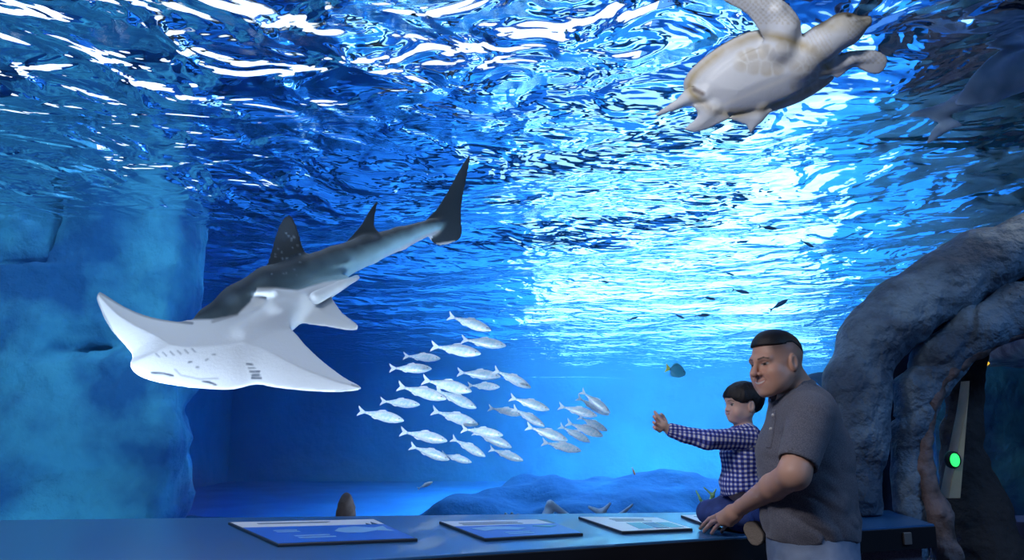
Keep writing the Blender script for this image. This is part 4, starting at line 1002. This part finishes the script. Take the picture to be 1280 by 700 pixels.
def build_man():
    root = empty('person', (mj['pel'][0], mj['pel'][1], 0)); tag(root, 'man in a grey polo shirt and pale jeans, standing and holding the child', 'person')
    hlo = HMc - .17; hhi = HMc + .17; hlo[2] = mj['nb'][2] - .01
    pieces = [nets(f_man, hlo, hhi, .0027)]
    lo = np.minimum.reduce([PZ(870, 666, .9), mj['lwr'], mj['lel']]) - .03; lo[1] = 2.84; hi = np.array([mj['lel'][0] + .10, 3.98, mj['lel'][2] + .09])
    pieces.append(nets(f_man_arm, lo, hi, .0036))
    def low(p):
        d = smin(man_torso(p, -.022), legs(p, -.02), .02); d = smin(d, man_upper(p, -.004), .03)
        return smin(d, man_neck(p, -.004), .03)
    pieces.append(nets(low, [.85, 2.9, .06], [1.45, 3.75, mj['nb'][2] + .03], .014))
    V, F = merge(pieces); me = fast_mesh('body', V, F); V32 = V.astype(np.float32)
    q = to_head(V32, HMc, HM, HMs); C = head_color(q, False, SK_M)
    far = np.linalg.norm(q, axis=1) > .16; nz = fnoise(V32, 12, 4, 3); C[far] = SK_M * (1 + .07 * nz[far])[:, None]
    # shaved sides: short dark stubble fading down
    sh = np.clip((q[:, 2] - .012 + .25 * np.minimum(q[:, 0], .03)) / .05, 0, 1) * np.clip((.070 - q[:, 0]) / .02, 0, 1)
    C = lerp(C, np.array([.05, .04, .04]), sh * .75 * (~far))
    C = lerp(C, np.array([.50, .30, .25]), np.clip((np.linalg.norm(V32 - PZ(880, 661, .911).astype(np.float32), axis=1) < .02) * .2, 0, 1))
    set_color(me, np.clip(C, 0, 1)); body = link('body', me, root, [M_skin]); rel(body, root)
    # hair cap
    def fh(p):
        q = to_head(p, HMc, HM, HMs)
        d = smin(sd_ell(q, V3(-.016, 0, .034), V3(.104, .083, .091)), sd_ell(q, V3(.020, 0, .060), V3(.066, .064, .062)), .02) + .0015
        line = .066 - .12 * np.clip(np.abs(q[:, 1]) - .03, 0, 1) * (q[:, 0] > .0) - .8 * np.clip(-q[:, 0] - .03, 0, 1)
        cut = line - q[:, 2]
        return smax(d, cut, .006) * HMs
    o = organic('hair', fh, HMc - .15, HMc + .17, .0035, M_hair, root); rel(o, root)
    # polo shirt
    hem = P(1015, 672, 3.25)[2]
    up = mj['lel'] - mj['lsh']; up = up / np.linalg.norm(up); sc0 = mj['lsh'] + up * .205
    upr = mj['rel_'] - mj['rsh']; upr = upr / np.linalg.norm(upr); sc1 = mj['rsh'] + upr * .19
    def folds(p):
        a = fnoise(p * V3(1.0, 1.0, 2.2), 5.0, 21, 2); b = 1 - np.abs(fnoise(p * V3(1, 1, 1.8) + V3(0, 0, 1) * (p[:, 0:1] * .8), 8.0, 22, 2)) * 2
        low_ = np.clip((1.40 - p[:, 2]) / .35, .25, 1)
        return .010 * a * low_ + .009 * b * low_
    def fs(p):
        body_ = smin(man_torso(p, .012), legs(p, .02) + np.clip(hem + .0 - p[:, 2], 0, 1) * 0, .03)
        sl = smax(sd_cone(p, mj['lsh'], mj['lel'], .086, .074), (p - sc0.astype(np.float32)) @ up.astype(np.float32), .008)
        sr = smax(sd_cone(p, mj['rsh'], mj['rel_'], .084, .072), (p - sc1.astype(np.float32)) @ upr.astype(np.float32), .008)
        d = smin(body_, sl, .02); d = smin(d, sr, .035) + folds(p)
        hz = hem + .010 * np.sin(p[:, 0] * 22) + .012 * (p[:, 0] - 1.2)
        slit = sd_ell(p, (1.155, 3.03, hem), (.006, .06, .03))
        d = smax(d, hz - p[:, 2], .006); d = smax(d, -slit, .003)
        # hollow neck
        d = smin(d, sd_cone(p, NK0 - NKA * .09, NK0 - NKA * .0, .112, .090), .04)
        nh = sd_cone(p, NK0 - NKA * .01, NK0 + NKA * .16, .079, .12)
        d = smax(d, -nh, .008)
        # open cuffs
        ins = sd_cone(p, sc0 - up * .04, sc0 + up * .05, .062, .066)
        return smax(d, -ins, .004)
    M_polo = mat('heather_grey_knit', (.150, .155, .190), .9, mix_noise=(260, (.09, .095, .125), .4, .6, 2), bump=(420, .0012, 2), sheen=.15)
    o = organic('polo_shirt', fs, [.80, 2.88, hem - .05], [1.48, 3.72, mj['nb'][2] + .12], .0062, M_polo, root); rel(o, root); shirt = o
    # collar: two leaves round the neck, open in front
    def fc(p):
        v = p - NK0.astype(np.float32); t = v @ NKA; r = np.linalg.norm(v - t[:, None] * NKA, axis=1)
        fwd = v @ V3(-.85, -.45, -.2); side = np.abs(v @ V3(.45, -.85, 0))
        R_ = .089 - .45 * np.clip(t - .004, -.06, .03) + .06 * np.clip(fwd, 0, .1)
        low_ = -.022 - .25 * np.clip(fwd, 0, .08)
        ring = np.maximum(np.abs(r - R_) - .0042, np.maximum(low_ - t, t - .026))
        return smax(ring, (fwd - .045) - 1.4 * side, .004)
    o = organic('collar', fc, NK0 - .16, NK0 + .16, .0042, M_polo, root); rel(o, root)
    # placket with two buttons
    fdir = V3(-.90, -.436, 0); sdir = V3(-.436, .90, 0); axp = P(1006, 540, 3.25)
    def fp(p):
        v = p - axp.astype(np.float32)
        side = np.abs(v @ sdir) - .017; z1 = P(965, 560, 3.2)[2]; z0 = P(968, 512, 3.2)[2]
        d = np.maximum(fs(p) - .004, np.maximum(side, np.maximum(z1 - p[:, 2], p[:, 2] - z0)))
        return np.maximum(d, -(v @ fdir) + .02)
    o = organic('placket', fp, axp - .25, axp + .25, .004, M_polo, root); rel(o, root)
    M_btn = mat('button', (.50, .50, .50), .3)
    for zp in (519, 536):
        z = P(967, zp, 3.2)[2]; rr_ = np.arange(.03, .25, .001)
        pts = (axp + rr_[:, None] * fdir).astype(np.float32); pts[:, 2] = z; k = int(np.argmax(fs(pts) > .004)); c = pts[k]
        o = organic('button', lambda q: sd_ell(q, c, (.007, .007, .007)), c - .012, c + .012, .002, M_btn, root); rel(o, root)
    # jeans
    def fj(p):
        d = smin(legs(p, .012), chain(squash(p, 3.25, .92), [mj['pel'], mj['wai']], [.176, .170], .03), .05)
        d = d + .006 * fnoise(p * V3(1, 1, 1.6), 7, 33, 3) + .004 * (1 - np.abs(fnoise(p, 13, 34, 2)) * 2)
        return smax(d, p[:, 2] - (hem + .06), .005)
    M_jean = mat('pale_denim', (.13, .19, .31), .85, mix_noise=(7, (.24, .31, .44), .4, .65, 5), bump=(500, .001, 2))
    o = organic('jeans', fj, [.85, 2.95, .06], [1.45, 3.62, hem + .09], .009, M_jean, root); rel(o, root); jeans = o
    pk_ = Plate([P(x, y, 3.055) for x, y in ((1022, 690), (1048, 688), (1050, 716), (1036, 724), (1022, 716))], .004, .004, .05)
    # shoes
    M_shoe = mat('black_shoe', (.02, .02, .022), .5)
    for hp, dx in ((hipL, .03), (hipR, .0)):
        x, y = hp[0] + dx, hp[1]
        o = organic('shoe', lambda p: smax(smin(sd_cone(p, (x + .03, y, .05), (x - .17, y, .035), .05, .042), sd_cone(p, (x, y, .05), (x, y, .10), .05, .05), .03), .002 - p[:, 2], .004), [x - .25, y - .08, -.01], [x + .12, y + .08, .19], .01, M_shoe, root); rel(o, root)
    return root
build_man()

# ---- the boy ----
SK_B = np.array([.68, .46, .38])
YB_ = 3.70
bj = dict(pel=P(931, 633, 3.78), wai=P(928, 605, 3.70), che=P(929, 568, 3.69), nb=P(930, 537, 3.69), nt=P(929, 520, 3.68),
          lsh=P(938, 548, 3.60), lel=P(884, 550, 3.56), lwr=P(838, 538.5, 3.58), rsh=P(922, 547, 3.79), rel_=P(921, 582, 3.86), rwr=P(911, 616, 3.88),
          lkn=P(886, 640, 3.86), lan=P(931, 649, 3.62), rkn=P(888, 641, 3.94), ran=P(930, 648, 3.92))
HB = frame((-.93, -.20, .02), roll=R(-1)); HBc = P(928.5, 505.5, 3.68); HBs = .80
def boy_torso(p, g=0.0):
    q = squash(p, 3.70, .85)
    d = chain(q, [bj['pel'], bj['wai'], bj['che'] , bj['nb'] + V3(0, 0, -.035)], np.array([.082, .080, .084, .055]) + g, .04)
    return smin(d, sd_cone(p, bj['lsh'] + V3(0, .03, 0), bj['rsh'] + V3(0, -.03, 0), .046 + g, .046 + g), .04)
def boy_arms(p, g=0.0):
    d = chain(p, [bj['lsh'], bj['lel'], bj['lwr']], [.040 + g, .031 + g, .022 + g], .02)
    return smin(d, chain(p, [bj['rsh'], bj['rel_'], bj['rwr']], [.038 + g, .030 + g, .022 + g], .02), .01)
def boy_legs(p, g=0.0):
    d = chain(p, [bj['pel'] + V3(0, -.035, -.01), bj['lkn'], bj['lan']], [.070 + g, .045 + g, .030 + g], .012)
    return smin(d, chain(p, [bj['pel'] + V3(0, .04, -.01), bj['rkn'], bj['ran']], [.068 + g, .046 + g, .030 + g], .012), .02)
def hand_boy(p):
    w = bj['lwr']; kn = [P(825.5, 524.5, 3.575), P(824, 529, 3.56), P(824, 533.5, 3.555), P(825, 538, 3.56)]
    pc = P(829, 532, 3.57)
    d = chain(p, [w, pc], [.021, .020], .01)
    T = [[P(821, 518.5, 3.575), P(818.5, 515, 3.58)], [P(819.5, 522.5, 3.55), P(817.5, 520.5, 3.555)], [P(818.5, 529, 3.54), P(817, 528, 3.55)], [P(819, 535.5, 3.545), P(817.2, 533.5, 3.555)]]
    for k, t in zip(kn, T):
        d = smin(d, sd_cone(p, pc, k, .014, .0095), .008)
        d = smin(d, chain(p, [k, t[0], t[1]], [.0088, .0075, .0062], .002), .003)
    d = smin(d, chain(p, [P(832, 527.5, 3.60), P(829, 521, 3.60), P(826.5, 518, 3.59)], [.010, .0085, .0070], .003), .006)
    return d
def f_boy_arm(p): return smin(boy_arms(p), hand_boy(p), .01)
def f_boy(p):
    d = smin(f_boy_arm(p), boy_torso(p), .03)
    d = smin(d, chain(p, [bj['nb'] + V3(0, 0, -.02), bj['nt']], [.042, .038], .02), .02)
    return smin(d, head_sdf(to_head(p, HBc, HB, HBs), True) * HBs, .015)
def build_boy():
    root = empty('person', (bj['pel'][0], bj['pel'][1], .9)); tag(root, 'small child in blue checked shirt sitting on the counter, one arm stretched out', 'person')
    lo = HBc - .14; hi = HBc + .14; lo[2] = bj['nb'][2] - .005
    pieces = [nets(f_boy, lo, hi, .0024)]
    pieces.append(nets(f_boy_arm, [P(815, 540, 3.5)[0] - .02, 3.48, bj['lwr'][2] - .06], [bj['lwr'][0] + .05, 3.68, bj['lwr'][2] + .11], .0018))
    def low(p): return smin(smin(boy_torso(p, -.014), boy_legs(p, -.010), .02), smin(boy_arms(p, -.004), chain(p, [bj['nb'] + V3(0, 0, -.02), bj['nt']], [.040, .036], .02), .02), .02)
    pieces.append(nets(low, [bj['lwr'][0] - .0, 3.4, .86], [1.24, 3.98, bj['nb'][2] + .02], .009))
    V, F = merge(pieces); me = fast_mesh('body', V, F); V32 = V.astype(np.float32)
    q = to_head(V32, HBc, HB, HBs); C = head_color(q, True, SK_B); far = np.linalg.norm(q, axis=1) > .17; C[far] = SK_B
    tip = V[:, 0] < P(822, 525, 3.55)[0]; C[tip] = SK_B * np.array([1.05, .88, .88])
    set_color(me, np.clip(C, 0, 1)); o = link('body', me, root, [M_skin]); rel(o, root)
    def fh(p):
        q = to_head(p, HBc, HB, HBs)
        d = smin(sd_ell(q, V3(-.018, 0, .036), V3(.113, .091, .096)), sd_ell(q, V3(.010, 0, .036), V3(.100, .087, .084)), .03)
        d = d - .004 * fnoise(q * V3(1, 1, .25), 55, 3, 2)
        x = q[:, 0]; y = np.abs(q[:, 1])
        line = np.where(x > .03, .036 + .0 * y - 1.0 * np.clip(y - .045, 0, .03), np.interp(x, [-.12, -.06, -.035, .005, .03], [-.055, -.050, -.030, .012, .010])) + .005 * fnoise(q, 60, 9, 1)
        ear = sd_ell(both(q), V3(-.006, .090, -.006), V3(.022, .022, .032))
        d = smax(d, (line - q[:, 2]) * .8, .006); return smax(d, -ear, .006) * HBs
    o = organic('hair', fh, HBc - .13, HBc + .14, .003, M_hair, root); rel(o, root)
    # checked shirt
    hem_f = P(893, 630, 3.7)[2]
    def fs(p):
        hip = chain(p, [bj['pel'] + V3(0, 0, .0), bj['pel'] * .5 + bj['lkn'] * .5 + V3(.03, -.01, .02)], [.102, .070], .03)
        d = smin(smin(boy_torso(p, .011), hip, .04), chain(p, [bj['lsh'], bj['lel'], bj['lwr'] + V3(.006, 0, 0)], [.053, .042, .033], .02), .02)
        d = smin(d, chain(p, [bj['rsh'], bj['rel_'], bj['rwr']], [.05, .04, .032], .02), .015)
        d = d + .006 * fnoise(p * V3(1, 1, 1.6), 9, 41, 2) + .0035 * (1 - 2 * np.abs(fnoise(p, 16, 42, 2)))
        cut = (bj['lwr'] - bj['lel']); cut = cut / np.linalg.norm(cut); cw = bj['lwr'] + cut * .012
        d = smax(d, np.where(p[:, 0] < bj['lel'][0], (p - cw.astype(np.float32)) @ cut.astype(np.float32), -1), .003)
        # curved shirt tail: long in front, cut up at the side
        x = p[:, 0]
        xs = [P(a, 600, 3.65)[0] for a in (880, 888, 900, 912, 922, 935, 948, 960)]; zs = [P(900, b, 3.65)[2] for b in (630, 632, 630, 620, 613, 616, 617, 616)]
        line = np.interp(x, xs, zs)
        d = smax(d, line - p[:, 2], .005)
        nh = sd_cone(p, bj['nb'] + V3(-.003, 0, -.012), bj['nb'] + V3(-.015, 0, .09), .040, .055)
        return smax(d, -nh, .005)
    V, F = nets(fs, [bj['lwr'][0] - .06, 3.42, .93], [1.25, 3.98, bj['nb'][2] + .05], .0042)
    me = fast_mesh('checked_shirt', V, F); V32 = V.astype(np.float32)
    # cloth coordinates: round and along the torso; along and round the sleeve
    c = bj['che']; ang = np.arctan2(V[:, 1] - c[1], V[:, 0] - c[0] + .0); tu = ang * .090; tv = V[:, 2] + .02 * fnoise(V32, 6, 5, 2)
    sa = chain(V32, [bj['lsh'], bj['lel'], bj['lwr']], [.05, .042, .033], .02); ta = boy_torso(V32, .011)
    ax = bj['lwr'] - bj['lsh']; ax /= np.linalg.norm(ax); rel_ = V - bj['lsh']; al = rel_ @ ax; s1 = np.cross(ax, [0, 0, 1]); s1 /= np.linalg.norm(s1); s2 = np.cross(s1, ax)
    ra = np.arctan2(rel_ @ s2 - np.interp(al, [0, .15, .36], [0, -.012, 0]) * 0, rel_ @ s1) * .042
    sleeve = (sa < ta - .002) & (V[:, 0] < bj['lsh'][0] + .02)
    U = np.where(sleeve, al, tu); W_ = np.where(sleeve, ra, tv)
    # keep the switch sharp: split vertices are not needed at this scale
    set_color(me, np.stack([U, W_, np.zeros(len(U))], 1), 'Cloth')
    m = bpy.data.materials.new('blue_gingham'); m.use_nodes = True; nt = m.node_tree; b = nt.nodes['Principled BSDF']; b.inputs['Roughness'].default_value = .85
    at = nt.nodes.new('ShaderNodeAttribute'); at.attribute_name = 'Cloth'; sp = nt.nodes.new('ShaderNodeSeparateXYZ'); nt.links.new(at.outputs['Vector'], sp.inputs[0])
    def stripe(sock):
        mu = nt.nodes.new('ShaderNodeMath'); mu.operation = 'MULTIPLY'; nt.links.new(sock, mu.inputs[0]); mu.inputs[1].default_value = 2 * math.pi / .0195
        s = nt.nodes.new('ShaderNodeMath'); s.operation = 'SINE'; nt.links.new(mu.outputs[0], s.inputs[0])
        g_ = nt.nodes.new('ShaderNodeMapRange'); nt.links.new(s.outputs[0], g_.inputs[0]); g_.inputs[1].default_value = -.35; g_.inputs[2].default_value = .15; return g_.outputs[0]
    ad = nt.nodes.new('ShaderNodeMath'); ad.operation = 'ADD'; nt.links.new(stripe(sp.outputs[0]), ad.inputs[0]); nt.links.new(stripe(sp.outputs[1]), ad.inputs[1])
    cr = nt.nodes.new('ShaderNodeValToRGB'); hf = nt.nodes.new('ShaderNodeMath'); hf.operation = 'MULTIPLY'; hf.inputs[1].default_value = .5; nt.links.new(ad.outputs[0], hf.inputs[0]); nt.links.new(hf.outputs[0], cr.inputs[0])
    e = cr.color_ramp.elements; e[0].position = 0; e[0].color = (.78, .80, .86, 1); e[1].position = 1; e[1].color = (.012, .020, .20, 1); k = e.new(.5); k.color = (.10, .14, .52, 1)
    nt.links.new(cr.outputs[0], b.inputs['Base Color'])
    o = link('checked_shirt', me, root, [m]); rel(o, root)
    # collar in the same cloth
    def fc(p):
        c0 = bj['nb'] + V3(0, 0, -.008); v = p - c0.astype(np.float32); r = np.linalg.norm(v[:, :2], axis=1); t = v[:, 2]
        return smax(np.maximum(np.abs(r - (.057 - .25 * t)) - .0035, np.abs(t - .008) - .016), (-v[:, 0] - .045) , .003)
    V, F = nets(fc, bj['nb'] - .09, bj['nb'] + .09, .0034); mc = fast_mesh('collar', V, F)
    an = np.arctan2(V[:, 1] - bj['nb'][1], V[:, 0] - bj['nb'][0]) * .05; set_color(mc, np.stack([an, V[:, 2], 0 * an], 1), 'Cloth')
    o = link('collar', mc, root, [m]); rel(o, root)
    def fj(p):
        d = smin(boy_legs(p, .010), sd_ell(p, bj['pel'] + V3(.0, 0, .01), (.100, .112, .150)), .03) + .005 * fnoise(p, 14, 44, 3)
        d = smax(d, p[:, 2] - P(930, 598, 3.7)[2], .006)
        return smax(d, .9015 - p[:, 2] - np.clip(3.50 - p[:, 1], 0, 1) * 3, .004)
    o = organic('jeans', fj, [.75, 3.40, .86], [1.25, 4.08, 1.14], .0055, mat('dark_blue_denim', (.015, .035, .16), .8, mix_noise=(14, (.03, .07, .28), .4, .65, 4), bump=(500, .001, 2)), root); rel(o, root)
    # shoes, the near one hanging over the counter edge
    M_up = mat('black_canvas', (.015, .015, .02), .7); M_sole = mat('tan_grey_sole', (.20, .17, .14), .75, bump=(120, .003, 1))
    def shoe(a, t, n, name='shoe'):
        a = np.asarray(a, float); t = np.asarray(t, float); M = frame(t - a, n); L = np.linalg.norm(t - a); c = (a + t) / 2
        def fu(p):
            q = (p - c.astype(np.float32)) @ M.astype(np.float32)
            d = smin(sd_ell(q, (L * .18, 0, .004), (L * .36, .034, .026)), sd_ell(q, (-L * .25, 0, .012), (L * .27, .031, .036)), .02); return smax(d, -q[:, 2] - .010, .003)
        def fso(p):
            q = (p - c.astype(np.float32)) @ M.astype(np.float32)
            w = smin(sd_ell(q * V3(1, 1, 0), (L * .2, 0, 0), (L * .34, .037, 1)), sd_ell(q * V3(1, 1, 0), (-L * .27, 0, 0), (L * .26, .031, 1)), .04)
            return smax(w, np.abs(q[:, 2] + .016) - .009, .004)
        u = organic(name, fu, c - .13, c + .13, .004, M_up, root); rel(u, root)
        s = organic('sole', fso, c - .13, c + .13, .004, M_sole, None); s.parent = u; s.location = (0, 0, 0)
    shoe(P(937, 653, 3.44), P(953, 679, 3.40), (.55, .78, .30))
    shoe(bj['ran'] + V3(.0, 0, -.0), bj['ran'] + V3(.13, .0, -.012), (0, .0, 1))
build_boy()
